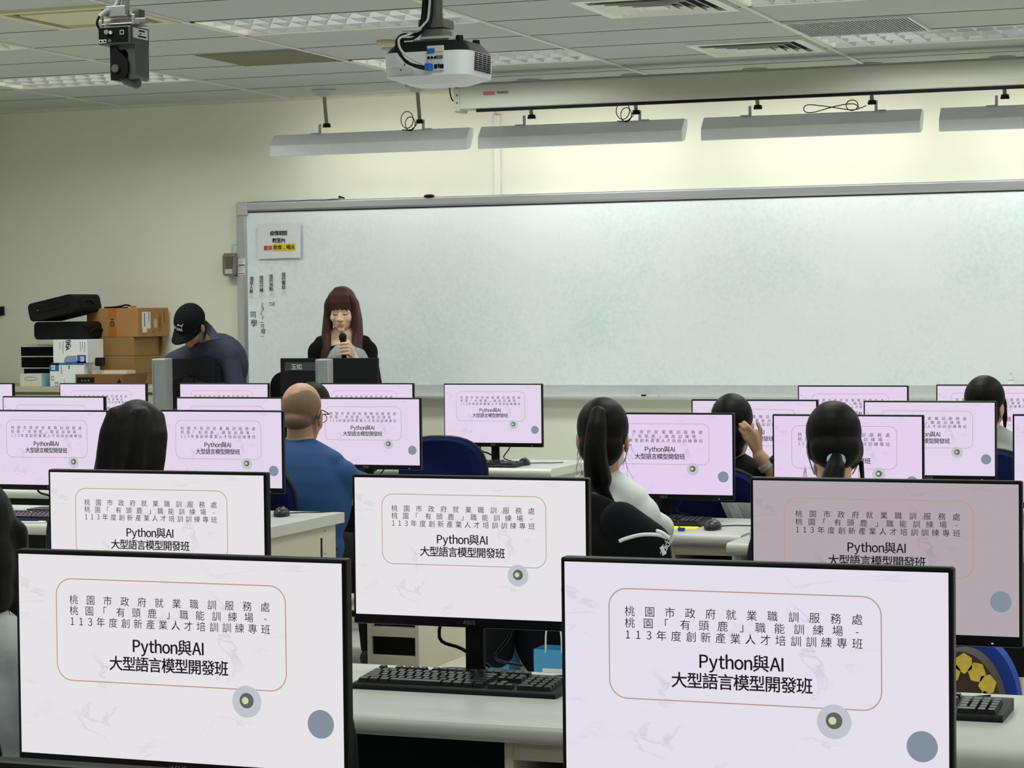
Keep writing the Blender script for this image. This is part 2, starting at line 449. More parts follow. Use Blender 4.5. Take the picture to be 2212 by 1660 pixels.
# ------------------------------------------------------------------ whiteboard wash lights on rods
WL = ['grey hanging wash light above the paper notice, left of the cable trunking',
      'grey hanging wash light in front of the white cable trunking',
      'grey hanging wash light with a long loose wire loop on top, above the whiteboard middle',
      'grey hanging wash light cut off by the right edge']
def wash(i, x0, x1):
    cx = (x0 + x1) / 2; t = thing('wash_light', WL[i], 'hanging light', (cx, 12.95, 2.66), group='wash lights hanging over the whiteboard')
    h = (x1 - x0) / 2 - 0.012
    prof = [(0.015, 0.0), (-0.05, -0.072), (-0.048, -0.137), (-0.038, -0.14), (-0.040, -0.075), (0.022, -0.008), (0.075, -0.012), (0.075, 0.0)]
    MB().prism(prof, -h, h, 'x').build('housing', LAMPM, t, bevel=0.003)
    for s in (-1, 1):
        MB().prism([(0.015, -0.001), (-0.049, -0.072), (-0.047, -0.139), (0.02, -0.125), (0.075, -0.05), (0.075, -0.001)], s * h, s * (h + 0.004), 'x').build('end_cap', LAMPM, t)
    MB().cyl((-h + 0.05, 0.045, -0.05), (h - 0.05, 0.045, -0.05), 0.012, n=10).build('tube', TUBE, t)
    rods = {0: (-6.05, -5.42), 1: (-4.69, -4.03), 2: (-3.29, -2.62), 3: (-1.87, -1.25)}[i]
    for q, rx in enumerate(rods):
        x = rx - cx
        rod = MB().cyl((x, 0.01, ZC - 2.66 - 0.02), (x + 0.012, 0.02, 0.045), 0.0115, n=12).build('rod', RODM, t)
        MB().lathe([(0, 0), (0.075, 0), (0.073, -0.012), (0.05, -0.022), (0.045, -0.035), (0.022, -0.045), (0, -0.045)], (x, 0.01, ZC - 2.66)).build('ceiling_rose', GREYP, rod)
        sgn = -1 if q == 0 else 1
        c = MB().cyl((x + 0.012, 0.02, 0.06), (x + 0.012, 0.02, 0.038), 0.024, 0.018, n=12)
        c.box((x - 0.012, 0.012, 0.036), (x + 0.036, 0.028, 0.05)); c.build('clamp', BLACKP, t)
        MB().box((x + sgn * 0.035 - 0.008, 0.014, 0.0), (x + sgn * 0.035 + 0.008, 0.022, 0.058)).box((x + sgn * 0.06 - 0.03, 0.0, -0.002), (x + sgn * 0.06 + 0.03, 0.03, 0.004)).build('bracket', GREYP, t)
    if i < 3:
        x = rods[1] - cx; w = MB()
        if i == 2:
            w.tube([(x - 0.02, 0.01, 0.03), (x - 0.1, 0.02, 0.01), (x - 0.22, 0.02, 0.03), (x - 0.36, 0.02, 0.05), (x - 0.385, 0.02, 0.02), (x - 0.34, 0.02, 0.004), (x - 0.2, 0.02, 0.035), (x - 0.1, 0.02, 0.045), (x - 0.06, 0.01, 0.02)], 0.0028, 6)
            w.tube([(x - 0.1 + 0.035 * math.cos(a), 0.0, 0.035 + 0.03 * math.sin(a)) for a in [k * 0.45 for k in range(16)]], 0.0028, 6)
        else:
            for (dx, dz, r0) in ((-0.065, 0.06, 0.052), (-0.045, 0.035, 0.042)):
                w.tube([(x + dx + r0 * 0.8 * math.cos(a), 0.0, dz + r0 * math.sin(a)) for a in [k * 0.4 for k in range(17)]], 0.0028, 6)
            w.tube([(x - 0.1, 0.0, 0.0), (x - 0.04, 0, -0.0), (x + 0.0, 0.0, 0.03)], 0.0028, 6)
        w.build('loose_wire', BLACKP, t)
for i, (a, b) in enumerate(WASH_X): wash(i, a, b)

# ------------------------------------------------------------------ projection screen case
x0 = -4.955; x1 = -1.30
t = thing('projection_screen', 'long grey roller case of the retracted projection screen below the ceiling', 'projection screen', (x0, 12.4, 2.72))
L = x1 - x0
MB().prism([(0.0, 0.03), (0.004, 0.0), (0.03, -0.004), (0.12, -0.004), (0.135, 0.02), (0.135, 0.12), (0.11, 0.15), (0.03, 0.15), (0.004, 0.135)], 0.035, L - 0.035, 'x').build('case', SCRM, t, bevel=0.003)
for k, X in enumerate((0.0, L - 0.036)):
    c = MB().prism([(-0.004, 0.03), (0.006, -0.012), (0.03, -0.018), (0.12, -0.018), (0.142, 0.02), (0.142, 0.12), (0.11, 0.158), (0.03, 0.158), (-0.002, 0.14)], X, X + 0.036, 'x').build('end_cap', SCRM, t, bevel=0.004)
    for z in (0.035, 0.08, 0.125):
        MB().cyl((X + 0.022, -0.006, z), (X + 0.022, 0.002, z), 0.006, n=10).build('screw', DKGREY, c)
MB().box((0.02, 0.05, 0.155), (0.07, 0.09, 0.2)).box((0.0, 0.05, 0.15), (0.02, 0.09, 0.205)).build('hanging_bracket', SCRM, t, bevel=0.003)
MB().box((L - 0.3, 0.05, 0.15), (L - 0.25, 0.09, 0.2)).build('hanging_bracket', SCRM, t, bevel=0.003)
MB().cyl((0.05, 0.07, 0.19), (0.05, 0.07, ZC - 2.72), 0.006, n=8).cyl((L - 0.27, 0.07, 0.19), (L - 0.27, 0.07, ZC - 2.72), 0.006, n=8).build('hanging_rod', RODM, t)
MB().cyl((0.13, 0.03, -0.012), (L - 0.36, 0.03, -0.012), 0.009, n=10).build('bottom_bar', BLACKP, t)
lg = MB(); lg.box((0.185, -0.001, 0.073), (0.255, 0.004, 0.094)); lg.build('logo_block', mat('faded_red_print', (176, 104, 92), 0.6), t)
lg = MB(); put_text(lg, 'SONSON', 0.305, 0.085, 0.017, -0.002, 0.03); lg.build('lettering', INK, t)
w = MB(); w.tube([(-0.01, 0.05, 0.21), (-0.035, 0.05, 0.19), (-0.045, 0.05, 0.12), (-0.03, 0.05, 0.06), (0.0, 0.05, 0.05)], 0.004, 8)
w.tube([(-0.01, 0.06, 0.21), (-0.012, 0.06, 0.09)], 0.0035, 8); w.build('power_cable', BLACKP, t)

# ------------------------------------------------------------------ whiteboard
BX0, BX1, BZ0, BZ1 = -6.886, -0.7, 1.05, 2.268
BY = WALL_Y - 0.045
t = thing('whiteboard', 'long greenish whiteboard with an aluminium frame on the front wall', 'whiteboard', (BX0, WALL_Y, BZ0))
bm = mat('whiteboard_enamel', (236, 243, 250), 0.28, var=0.03, scale=1.6)
nt = bm.node_tree
# smeared dry-marker residue
tc = nt.nodes.new('ShaderNodeTexCoord'); n2 = nt.nodes.new('ShaderNodeTexNoise'); n2.inputs['Scale'].default_value = 48; n2.inputs['Detail'].default_value = 8
n3 = nt.nodes.new('ShaderNodeTexNoise'); n3.inputs['Scale'].default_value = 1.3
mpp = nt.nodes.new('ShaderNodeMath'); mpp.operation = 'MULTIPLY'
rp = nt.nodes.new('ShaderNodeValToRGB'); rp.color_ramp.elements[0].position = 0.2; rp.color_ramp.elements[1].position = 0.46
rp.color_ramp.elements[0].color = (0, 0, 0, 1); rp.color_ramp.elements[1].color = (0.3, 0.3, 0.3, 1)
nt.links.new(tc.outputs['Object'], n2.inputs['Vector']); nt.links.new(tc.outputs['Object'], n3.inputs['Vector'])
nt.links.new(n2.outputs[0], mpp.inputs[0]); nt.links.new(n3.outputs[0], mpp.inputs[1]); nt.links.new(mpp.outputs[0], rp.inputs[0])
b = nt.nodes['Principled BSDF']; src = b.inputs['Base Color'].links[0].from_socket
mx = nt.nodes.new('ShaderNodeMix'); mx.data_type = 'RGBA'; mx.inputs[7].default_value = lin((176, 214, 200))
nt.links.new(src, mx.inputs[6]); nt.links.new(rp.outputs[0], mx.inputs[0]); nt.links.new(mx.outputs[2], b.inputs['Base Color'])
LB, HB = BX1 - BX0, BZ1 - BZ0
MB().box((0.05, -0.03, 0.02), (LB - 0.05, -0.005, HB - 0.05)).build('writing_surface', bm, t)
MB().prism([(0, HB - 0.064), (-0.034, HB - 0.064), (-0.048, HB - 0.05), (-0.048, HB - 0.008), (-0.04, HB), (0, HB)], 0.06, LB - 0.06, 'x').build('top_frame', ALUM, t, bevel=0.002)
MB().box((0.06, -0.036, HB - 0.069), (LB - 0.06, -0.03, HB - 0.063)).build('top_gasket', BLACKP, t)
for X, a in ((0.0, 1), (LB, -1)):
    MB().prism([(X, 0), (X, -0.048), (X + a * 0.05, -0.048), (X + a * 0.068, -0.032), (X + a * 0.068, 0)], -0.03, HB - 0.09, 'z').build('side_frame', ALUM, t, bevel=0.002)
    MB().box((X, -0.052, HB - 0.09), (X + a * 0.08, 0, HB + 0.002)).build('corner_cap', GREYP, t, bevel=0.012, seg=3)
MB().prism([(0, -0.005), (-0.034, -0.005), (-0.034, 0.025), (0, 0.025)], 0.06, LB - 0.06, 'x').prism([(0, -0.062), (-0.1, -0.062), (-0.11, -0.05), (-0.11, -0.042), (-0.1, -0.05), (-0.034, -0.05), (-0.034, -0.005), (0, -0.005)], 0.05, LB - 0.05, 'x').build('marker_tray', mat('tray_aluminium', (214, 218, 220), 0.4, metal=0.3), t)
hw = MB()
def board_text(px, py, s, size, dz=0.0, off=0.0, rot=0.0, vertical=False, mbx=None, y=None):
    p = at(px, py, BY); mbx = mbx or hw
    mbx_off = V((BX0, WALL_Y, BZ0))
    q = p - mbx_off
    if vertical:
        for k, ch in enumerate(s): put_char(mbx, ch, q.x + 0.006 * math.sin(k * 2.3), q.z - k * dz, size * (0.9 + 0.15 * math.sin(k * 1.7)), -0.0315, off, -0.15 if ch.isdigit() else 0)
    else: put_text(mbx, s, q.x, q.z, size, -0.0315, off, 0.0, None, rot)
board_text(564, 658, '2920', 0.032, 0.0285, 0, vertical=True)
board_text(564, 697, '(', 0.026, 0.03, 0, rot=-PI / 2)
board_text(565, 705, '可撥', 0.032, 0.034, 0, vertical=True)
board_text(565, 727, ')', 0.026, 0.03, 0, rot=-PI / 2)
board_text(585, 657, '718', 0.03, off=0, rot=0.08)
board_text(545, 680, '同學', 0.046, 0.058, 0, vertical=True)
hw.build('handwriting', INK, t)

def sheet(name, label, cat, corner_px, Y, group=None):
    """thin paper put up on the board: returns its Empty at the lower left corner, width, height"""
    a = at(*corner_px[0], Y); b = at(*corner_px[1], Y)
    o = thing(name, label, cat, (min(a.x, b.x), Y, min(a.z, b.z)), group=group)
    return o, abs(b.x - a.x), abs(b.z - a.z)
o, w, h = sheet('paper_notice', 'white paper notice about eating and drinking taped to the whiteboard', 'notice', ((557, 486), (651, 558)), BY)
g = MB(); N = 8
for i in range(N):
    for j in range(N):
        def P(i, j): return (w * i / N, -0.004 + 0.0012 * math.sin(i * 0.9) * math.cos(j) - (0.008 * ((i / N) ** 8) * ((N - j) / N) ** 5), h * j / N + 0.004 * (i / N))
        g.quad(P(i, j), P(i + 1, j), P(i + 1, j + 1), P(i, j + 1))
g.build('sheet', PAPER, o).modifiers.new('thick', 'SOLIDIFY').thickness = 0.0006
hl = MB(); hl.box((w * 0.355, -0.0058, h * 0.22), (w * 0.875, -0.0052, h * 0.43)); hl.build('highlight_bar', YEL, o)
tx = MB(); put_text(tx, '疫情期間', w * 0.49, h * 0.74, 0.031, -0.0062, 0.022); put_text(tx, '教室內', w * 0.49, h * 0.53, 0.031, -0.0062, 0.022)
put_text(tx, '飲食、喝水', w * 0.615, h * 0.325, 0.031, -0.0062, 0.022); tx.build('lettering', INK, o)
tx = MB(); put_text(tx, '嚴禁', w * 0.24, h * 0.315, 0.031, -0.0062, 0.022); tx.build('red_lettering', RED, o)
STR = [('值班人員：', 541, 597, 645, 0.07, 'tilted magnetic strip label beside the whiteboard frame'), ('值班分機：', 563, 595, 643, 0.0, 'magnetic strip label above the handwritten number 2920'),
       ('值班地點：', 584, 592, 641, 0.0, 'magnetic strip label above the handwritten 718'), ('值班電話：', 611, 588, 639, 0.0, 'magnetic strip label set apart from the other three')]
for s, px, py0, py1, tilt, lab in STR:
    a = at(px, (py0 + py1) / 2, BY)
    o = thing('strip_label', lab, 'label', (a.x, BY, a.z), group='magnetic duty labels on the whiteboard'); o.rotation_euler = (0, tilt, 0)
    hh = (at(px, py0, BY).z - at(px, py1, BY).z) / 2
    MB().box((-0.021, 0.013, -hh), (0.021, 0.0149, hh)).build('strip', PAPER, o)
    g = MB()
    for k, ch in enumerate(s): put_char(g, ch, 0.0 if ch != '：' else 0.0, hh - 0.016 - k * 0.0275, 0.027, 0.0126, 0.015)
    g.build('lettering', INK, o)
for k, (p0, p1, lab) in enumerate((((514, 559), (530, 576), 'upper white asset sticker on the whiteboard frame'), ((514, 578), (530, 594), 'lower white asset sticker on the whiteboard frame'))):
    o, w, h = sheet('asset_sticker', lab, 'sticker', (p0, p1), WALL_Y - 0.0485, 'asset stickers on the frame')
    MB().box((0, -0.0012, 0), (w, 0, h)).build('label_paper', PAPER, o)
    g = MB(); g.box((w * 0.1, -0.0018, h * 0.12), (w * 0.9, -0.0012, h * 0.24)); g.build('bar', INK if k == 0 else mat('dull_red_print', (150, 70, 70), 0.7), o)
    g = MB()
    for z, a_, b_ in ((0.85, 0.15, 0.7), (0.62, 0.1, 0.85), (0.45, 0.1, 0.55)): g.box((w * a_, -0.0018, h * z), (w * b_, -0.0012, h * (z + 0.05)))
    g.build('print_lines', INKG, o)
# speaker beside the board
a = at(484, 597, WALL_Y - 0.06); b = at(512, 547, WALL_Y - 0.06)
t = thing('wall_speaker', 'small bronze grey speaker hooked on the wall beside the whiteboard', 'speaker', (a.x, WALL_Y - 0.06, a.z))
w, h = b.x - a.x, b.z - a.z
BR = mat('bronze_grey_plastic', (128, 122, 108), 0.4, metal=0.3)
MB().prism([(0.0, 0.02), (0.008, 0), (w - 0.02, -0.002), (w, 0.02), (w, h * 0.8), (w - 0.015, h), (0.012, h), (0, h * 0.88)], -0.02, 0.06, 'y').build('body', BR, t, bevel=0.006)
MB().prism([(w * 0.3, h * 0.35), (w * 0.7, h * 0.35), (w * 0.78, h * 0.85), (w * 0.2, h * 0.85)], -0.026, -0.018, 'y').build('face_panel', mat('dark_bronze', (92, 86, 72), 0.4), t)
MB().box((w * 0.22, -0.028, h * 0.1), (w * 0.75, -0.018, h * 0.3)).build('badge', GREYP, t)
MB().tube([(w * 0.6, 0.0, h), (w * 0.7, 0.0, h + 0.05), (w * 0.95, 0.03, h + 0.055)], 0.004, 8).build('hook', GREYP, t)
# cable trunking, rolled paper and a black magnet on the board's top edge
a = at(1066, 249, WALL_Y - 0.015); b = at(1083, 423, WALL_Y - 0.015)
o = thing('cable_trunking', 'vertical white cable trunking on the wall above the whiteboard', 'cable trunking', (a.x, WALL_Y, b.z))
w = 0.042; h = a.z - b.z
MB().box((0, -0.02, 0), (w, 0, h)).build('cover', WHITEP, o, bevel=0.003)
MB().tube([(w * 0.5, -0.01, 0.0), (w * 0.45, -0.012, -0.02), (w * 0.2, -0.02, -0.035)], 0.004).tube([(w * 0.4, -0.01, h), (w * 0.2, -0.01, h + 0.04), (w * 0.1, -0.01, ZC - b.z)], 0.004).build('cable', GREYP, o)
a = at(541, 438, WALL_Y - 0.03); b = at(735, 434, WALL_Y - 0.03)
o = thing('paper_roll', 'loosely rolled paper sheet lying on top of the whiteboard frame', 'paper roll', (a.x, WALL_Y - 0.03, BZ1 + 0.0))
g = MB(); Lp = b.x - a.x
pr = [(0.0, 0.001), (-0.028, 0.002), (-0.03, 0.014), (-0.012, 0.022), (0.008, 0.018), (0.014, 0.008), (0.008, 0.0)]
n = 14
def PP(i, j):
    q = pr[j]; f = 0.35 + 0.65 * (i / n)
    return (Lp * i / n, q[0] * f, q[1] * f + 0.004 * math.sin(i * 0.8) ** 2)
for i in range(n):
    for j in range(len(pr) - 1): g.quad(PP(i, j), PP(i + 1, j), PP(i + 1, j + 1), PP(i, j + 1))
g.build('sheet', PAPER, o).modifiers.new('thick', 'SOLIDIFY').thickness = 0.001
g = MB(); a2 = Lp
g.tube([(a2 - 0.05, 0, 0.012), (a2 - 0.01, -0.005, 0.02), (a2 + 0.03, 0.0, 0.006)], 0.005); g.build('dark_end', BLACKP, o)
a = at(928, 433, WALL_Y - 0.03)
tag(MB().lathe([(0, 0), (0.034, 0), (0.033, 0.008), (0.02, 0.014), (0, 0.015)], (a.x, WALL_Y - 0.036, BZ1)).build('magnet_puck', BLACKP), 'black round object lying on the whiteboard top edge', 'magnet')
a = at(1392, 861, WALL_Y - 0.08)
t = thing('board_marker', 'pale marker pen lying on the whiteboard tray', 'marker', (a.x, WALL_Y - 0.075, BZ0 - 0.042))
MB().cyl((-0.09, 0, 0), (0.09, 0.0, 0), 0.009, n=10).build('barrel', mat('marker_barrel', (190, 196, 178), 0.4), t)
MB().cyl((-0.02, 0, 0), (0.012, 0, 0), 0.0098, n=10).build('band', BLACKP, t)
# coat hook at the wall corner
a = at(3, 672, WALL_Y - 0.02)
t = thing('wall_hook', 'black wall hook at the far left edge above the cabinet', 'hook', (a.x, WALL_Y, a.z))
MB().box((-0.012, -0.02, -0.03), (0.012, 0, 0.03)).build('plate', BLACKP, t); MB().tube([(0, -0.01, -0.02), (0, -0.04, -0.03), (0, -0.045, 0.0)], 0.006).build('prong', BLACKP, t)
# ------------------------------------------------------------------ desks
DZ = 0.75
def desk(label, x0, x1, y0, y1, ped='right', drop=False, group='computer desks'):
    t = thing('computer_desk', label, 'desk', (x0, y0, 0), group=None)
    L, D = x1 - x0, y1 - y0; T = 0.04
    pr = [(D, DZ), (D, DZ - T)] + [(0.03, DZ - T)]
    for k in range(0, 25):
        a = -PI / 2 - PI * k / 24; pr.append((0.02 + 0.02 * math.cos(a), DZ - 0.02 + 0.02 * math.sin(a)))
    MB().prism(pr, 0, L, 'x').build('desktop', DESKM, t)
    def pedestal(X):
        p = MB(); w = 0.24; a, b = 0.03, D - 0.04; top = DZ - T
        p.box((X, a, 0), (X + 0.018, b, top)).box((X + w - 0.018, a, 0), (X + w, b, top))
        p.box((X + 0.018, a, top - 0.035), (X + w - 0.018, b, top)).box((X + 0.018, a, 0), (X + w - 0.018, b, 0.07))
        p.box((X + 0.018, b - 0.01, 0.07), (X + w - 0.018, b, top - 0.035)).box((X + 0.018, a, 0.15), (X + w - 0.018, b - 0.01, 0.19))
        o = p.build('pedestal', STEEL, t, bevel=0.002)
        h = MB(); h.box((X + w, b - 0.14, 0.57), (X + w + 0.0008, b - 0.125, 0.665)); h.build('handle_slot', BLACKM, o)
        for z in (0.545, 0.60, 0.69): MB().cyl((X + w - 0.001, b - 0.1, z), (X + w + 0.001, b - 0.1, z), 0.003, n=8).build('screw_hole', BLACKM, o)
        MB().box((X + 0.02, b - 0.02, 0.19), (X + w - 0.02, b - 0.011, top - 0.036)).build('opening_shade', BLACKM, o)  # black sheet painted in as the shade at the back of the opening
        MB().box((X + 0.02, a + 0.02, 0.071), (X + w - 0.02, b - 0.012, 0.149)).build('opening_shade', BLACKM, o)  # black block added as shade filling the lower opening
        MB().box((X + 0.03, a + 0.03, 0.2), (X + w - 0.035, b - 0.06, 0.58)).build('computer_case', BLACKP, o)
    for px_ in (ped if isinstance(ped, (list, tuple)) else [L - 0.26 if ped == 'right' else 0.02]): pedestal(px_)
    MB().box((0.02, 0.04, 0), (0.04, D - 0.04, DZ - T)).build('side_panel', STEEL, t)
    MB().box((0.05, D * 0.55, 0.28), (L - 0.03, D * 0.55 + 0.015, DZ - T)).build('modesty_panel', DARKGREEN, t)
    return t
desk('white desk below the front edge, nearest the camera', -1.75, -0.2, 1.30, 1.95)
desk('white desk under the two biggest monitors', -2.3, -0.3, 2.68, 3.25)
desk('white desk with the big black keyboard and rounded front edge', -3.05, -1.10, 4.02, 4.62, ped=[3.05 - 1.53])
desk('white desk behind the biggest monitor, with the keyboard at the right edge', -1.08, 0.35, 4.02, 4.62)
desk('white desk whose cream end panel has a dark slot, beside the man in blue', -5.6, -3.74, 7.38, 8.15)
desk('white desk with the yellow note and a mouse', -2.95, -2.0, 7.62, 8.26)
desk('white desk of the woman with the low ponytail', -1.98, -0.3, 7.36, 8.1)
desk('white desk second row from the front at the left end', -6.3, -5.2, 8.86, 9.6)
desk('white desk of the man in the blue shirt, with a cream pedestal below', -5.18, -3.72, 8.86, 9.6)
desk('white desk of the person with a raised hand', -2.95, -1.2, 8.9, 9.6)
desk('white front row desk before the cabinet', -7.35, -5.48, 10.62, 11.3)
desk('white front row desk with the lone monitor at its end', -5.46, -3.75, 10.62, 11.3)
desk('white front row desk beside the aisle, before the whiteboard', -2.85, -0.6, 10.62, 11.3)
desk('teacher desk with monitors seen from behind', -7.15, -5.05, 11.9, 12.48)

# ------------------------------------------------------------------ student monitors with the course slide
MW, AW, AH = 0.540, 0.527, 0.2965
TOPZ = 0.432
def screen_mat(name, rgb, k=1.0):
    m = bpy.data.materials.new(name); m.use_nodes = True; nt = m.node_tree; b = nt.nodes['Principled BSDF']
    b.inputs['Base Color'].default_value = (0.01, 0.01, 0.012, 1); b.inputs['Roughness'].default_value = 0.4; b.inputs['Specular IOR Level'].default_value = 0.2
    tc = nt.nodes.new('ShaderNodeTexCoord'); mp = nt.nodes.new('ShaderNodeMapping'); mp.inputs['Rotation'].default_value = (0, 0.5, 0); mp.inputs['Scale'].default_value = (3.0, 1, 8)
    nt.links.new(tc.outputs['Object'], mp.inputs[0])
    n = nt.nodes.new('ShaderNodeTexNoise'); n.inputs['Scale'].default_value = 2.0; n.inputs['Detail'].default_value = 5; n.inputs['Distortion'].default_value = 0.8
    nt.links.new(mp.outputs[0], n.inputs['Vector'])
    # thin marble veins where the noise crosses a level
    s = nt.nodes.new('ShaderNodeMath'); s.operation = 'SUBTRACT'; s.inputs[1].default_value = 0.56
    a = nt.nodes.new('ShaderNodeMath'); a.operation = 'ABSOLUTE'
    r = nt.nodes.new('ShaderNodeValToRGB'); r.color_ramp.elements[0].position = 0.0; r.color_ramp.elements[1].position = 0.022
    r.color_ramp.elements[0].color = (1, 1, 1, 1); r.color_ramp.elements[1].color = (0, 0, 0, 1)
    n2 = nt.nodes.new('ShaderNodeTexNoise'); n2.inputs['Scale'].default_value = 7; nt.links.new(tc.outputs['Object'], n2.inputs['Vector'])
    r2 = nt.nodes.new('ShaderNodeValToRGB'); r2.color_ramp.elements[0].position = 0.5; r2.color_ramp.elements[1].position = 0.68
    mu = nt.nodes.new('ShaderNodeMath'); mu.operation = 'MULTIPLY'
    nt.links.new(n.outputs[0], s.inputs[0]); nt.links.new(s.outputs[0], a.inputs[0]); nt.links.new(a.outputs[0], r.inputs[0])
    nt.links.new(n2.outputs[0], r2.inputs[0]); nt.links.new(r.outputs[0], mu.inputs[0]); nt.links.new(r2.outputs[0], mu.inputs[1])
    mx = nt.nodes.new('ShaderNodeMix'); mx.data_type = 'RGBA'; c = lin(rgb)
    mx.inputs[6].default_value = c; mx.inputs[7].default_value = tuple(x * 0.74 for x in c[:3]) + (1,)
    nt.links.new(mu.outputs[0], mx.inputs[0]); nt.links.new(mx.outputs[2], b.inputs['Emission Color'])
    b.inputs['Emission Strength'].default_value = k
    return m
SM_WHITE = screen_mat('slide_white', (229, 226, 229))
SM_COOL = screen_mat('slide_cool_white', (226, 222, 234))
SM_LAV = screen_mat('slide_lavender', (225, 211, 233))
SM_PINK = screen_mat('slide_pink_lavender', (226, 207, 236))
SM_DIM = screen_mat('slide_dim', (176, 165, 171))
def flat_emit(name, rgb, k=1.0):
    m = bpy.data.materials.new(name); m.use_nodes = True; b = m.node_tree.nodes['Principled BSDF']
    n = m.node_tree.nodes.new('ShaderNodeTexNoise'); n.inputs['Scale'].default_value = 40
    mx = m.node_tree.nodes.new('ShaderNodeMix'); mx.data_type = 'RGBA'; c = lin(rgb)
    mx.inputs[6].default_value = tuple(x * 0.95 for x in c[:3]) + (1,); mx.inputs[7].default_value = tuple(min(1, x * 1.05) for x in c[:3]) + (1,)
    m.node_tree.links.new(n.outputs[0], mx.inputs[0]); m.node_tree.links.new(mx.outputs[2], b.inputs['Emission Color'])
    b.inputs['Base Color'].default_value = (0.01, 0.01, 0.01, 1); b.inputs['Emission Strength'].default_value = k; b.inputs['Specular IOR Level'].default_value = 0.1
    return m
LINE_M = flat_emit('slide_line', (186, 148, 138)); DISC_M = flat_emit('slide_disc', (192, 194, 202)); DISC2 = flat_emit('slide_disc_dark', (130, 142, 154)); ORB_M = flat_emit('slide_orb', (92, 98, 92)); GLOW_M = flat_emit('slide_orb_glow', (206, 210, 170))
TEXT_M = flat_emit('slide_text', (18, 16, 20))

def make_monitor():
    t = thing('computer_monitor', '', 'monitor')
    zt = TOPZ; zb = TOPZ - (0.0065 + AH + 0.0215)
    h = MB()
    h.box((-MW / 2, 0, zb), (MW / 2, 0.022, zt))
    hd = h.build('housing', BEZEL, t, bevel=0.004)
    bk = MB(); bk.prism([(-0.19, zb + 0.03), (0.19, zb + 0.03), (0.14, zb + 0.2), (-0.14, zb + 0.2)], 0.02, 0.05, 'y'); bk.build('back_cover', BLACKP, t, bevel=0.01)
    A0, Z0 = -AW / 2, zt - 0.0065
    sc = MB(); sc.box((-AW / 2, -0.0008, Z0 - AH), (AW / 2, 0.001, Z0)); sc = sc.build('screen', SM_WHITE, t)
    U = lambda u: A0 + u * AW
    Vv = lambda v: Z0 - v * AH
    ln = MB(); P = rrect(U(0.4775), Vv(0.3705), 0.715 * AW, 0.513 * AH, 0.026, 8); ring(ln, P, 0.0016, -0.0012); ln.build('slide_frame_line', LINE_M, sc)
    d = MB(); disc(d, U(0.713), Vv(0.683), 0.0232, -0.0014); d.build('slide_disc', DISC_M, sc)
    d = MB(); disc(d, U(0.713), Vv(0.678), 0.0112, -0.0017); d.build('slide_orb', ORB_M, sc)
    d = MB(); disc(d, U(0.709), Vv(0.678), 0.0052, -0.0019); d.build('slide_glow', GLOW_M, sc)
    d = MB(); disc(d, U(0.934), Vv(0.772), 0.0205, -0.0014); d.build('slide_disc', DISC2, sc)
    tx = MB(); y = -0.0016; s = 0.0142
    l1 = '桃園市政府就業職訓服務處'
    for k, ch in enumerate(l1): put_char(tx, ch, U(0.178 + 0.595 * k / 11), Vv(0.221), s, y, -0.004)
    l2 = '桃園「有頭鹿」職能訓練場-'
    for k, ch in enumerate(l2): put_char(tx, ch, U(0.178 + 0.595 * k / 12), Vv(0.275), s, y, -0.004)
    l3 = '113年度創新產業人才培訓訓練專班'; pos = [385, 433, 482] + [540 + 67.1 * k for k in range(14)]
    for ch, p in zip(l3, pos): put_char(tx, ch, U((p - 90) / 1710.0), Vv(0.329), s, y, -0.004)
    put_text(tx, 'Python與AI', U(0.474), Vv(0.438), 0.0228, y, 0.018, 0.045)
    put_text(tx, '大型語言模型開發班', U(0.474), Vv(0.529), 0.0216, y, 0.02)
    tx.build('slide_lettering', TEXT_M, sc)
    st = MB(); st.box((-0.021, 0.026, 0.003), (0.021, 0.044, zb + 0.14)); st.build('stand_neck', BLACKP, t, bevel=0.004)
    bs = MB(); bs.prism(rrect(0, 0.03, 0.2, 0.14, 0.03, 5), 0, 0.006, 'z'); bs.build('stand_base', BLACKP, t, bevel=0.003)
    l = MB(); l.box((MW / 2 - 0.06, -0.0008, zb + 0.006), (MW / 2 - 0.056, 0.0005, zb + 0.008)); l.build('power_light', flat_emit('power_led', (210, 220, 255)), t)
    lg = MB(); put_text(lg, 'ASUS', 0.0, zb + 0.0115, 0.011, -0.0006, 0.01); lg.build('logo_lettering', mat('grey_logo', (120, 122, 126), 0.4), t)
    cb = MB(); cb.tube([(-0.06, 0.03, zb + 0.06), (-0.09, 0.05, zb - 0.03), (-0.05, 0.08, 0.05), (0.0, 0.12, 0.006)], 0.004, 8)
    cb.tube([(0.1, 0.03, zb + 0.06), (0.07, 0.06, zb - 0.02), (0.02, 0.1, 0.03), (0.06, 0.16, 0.006)], 0.003, 8); cb.build('cable', BLACKP, t)
    return t
proto = make_monitor()
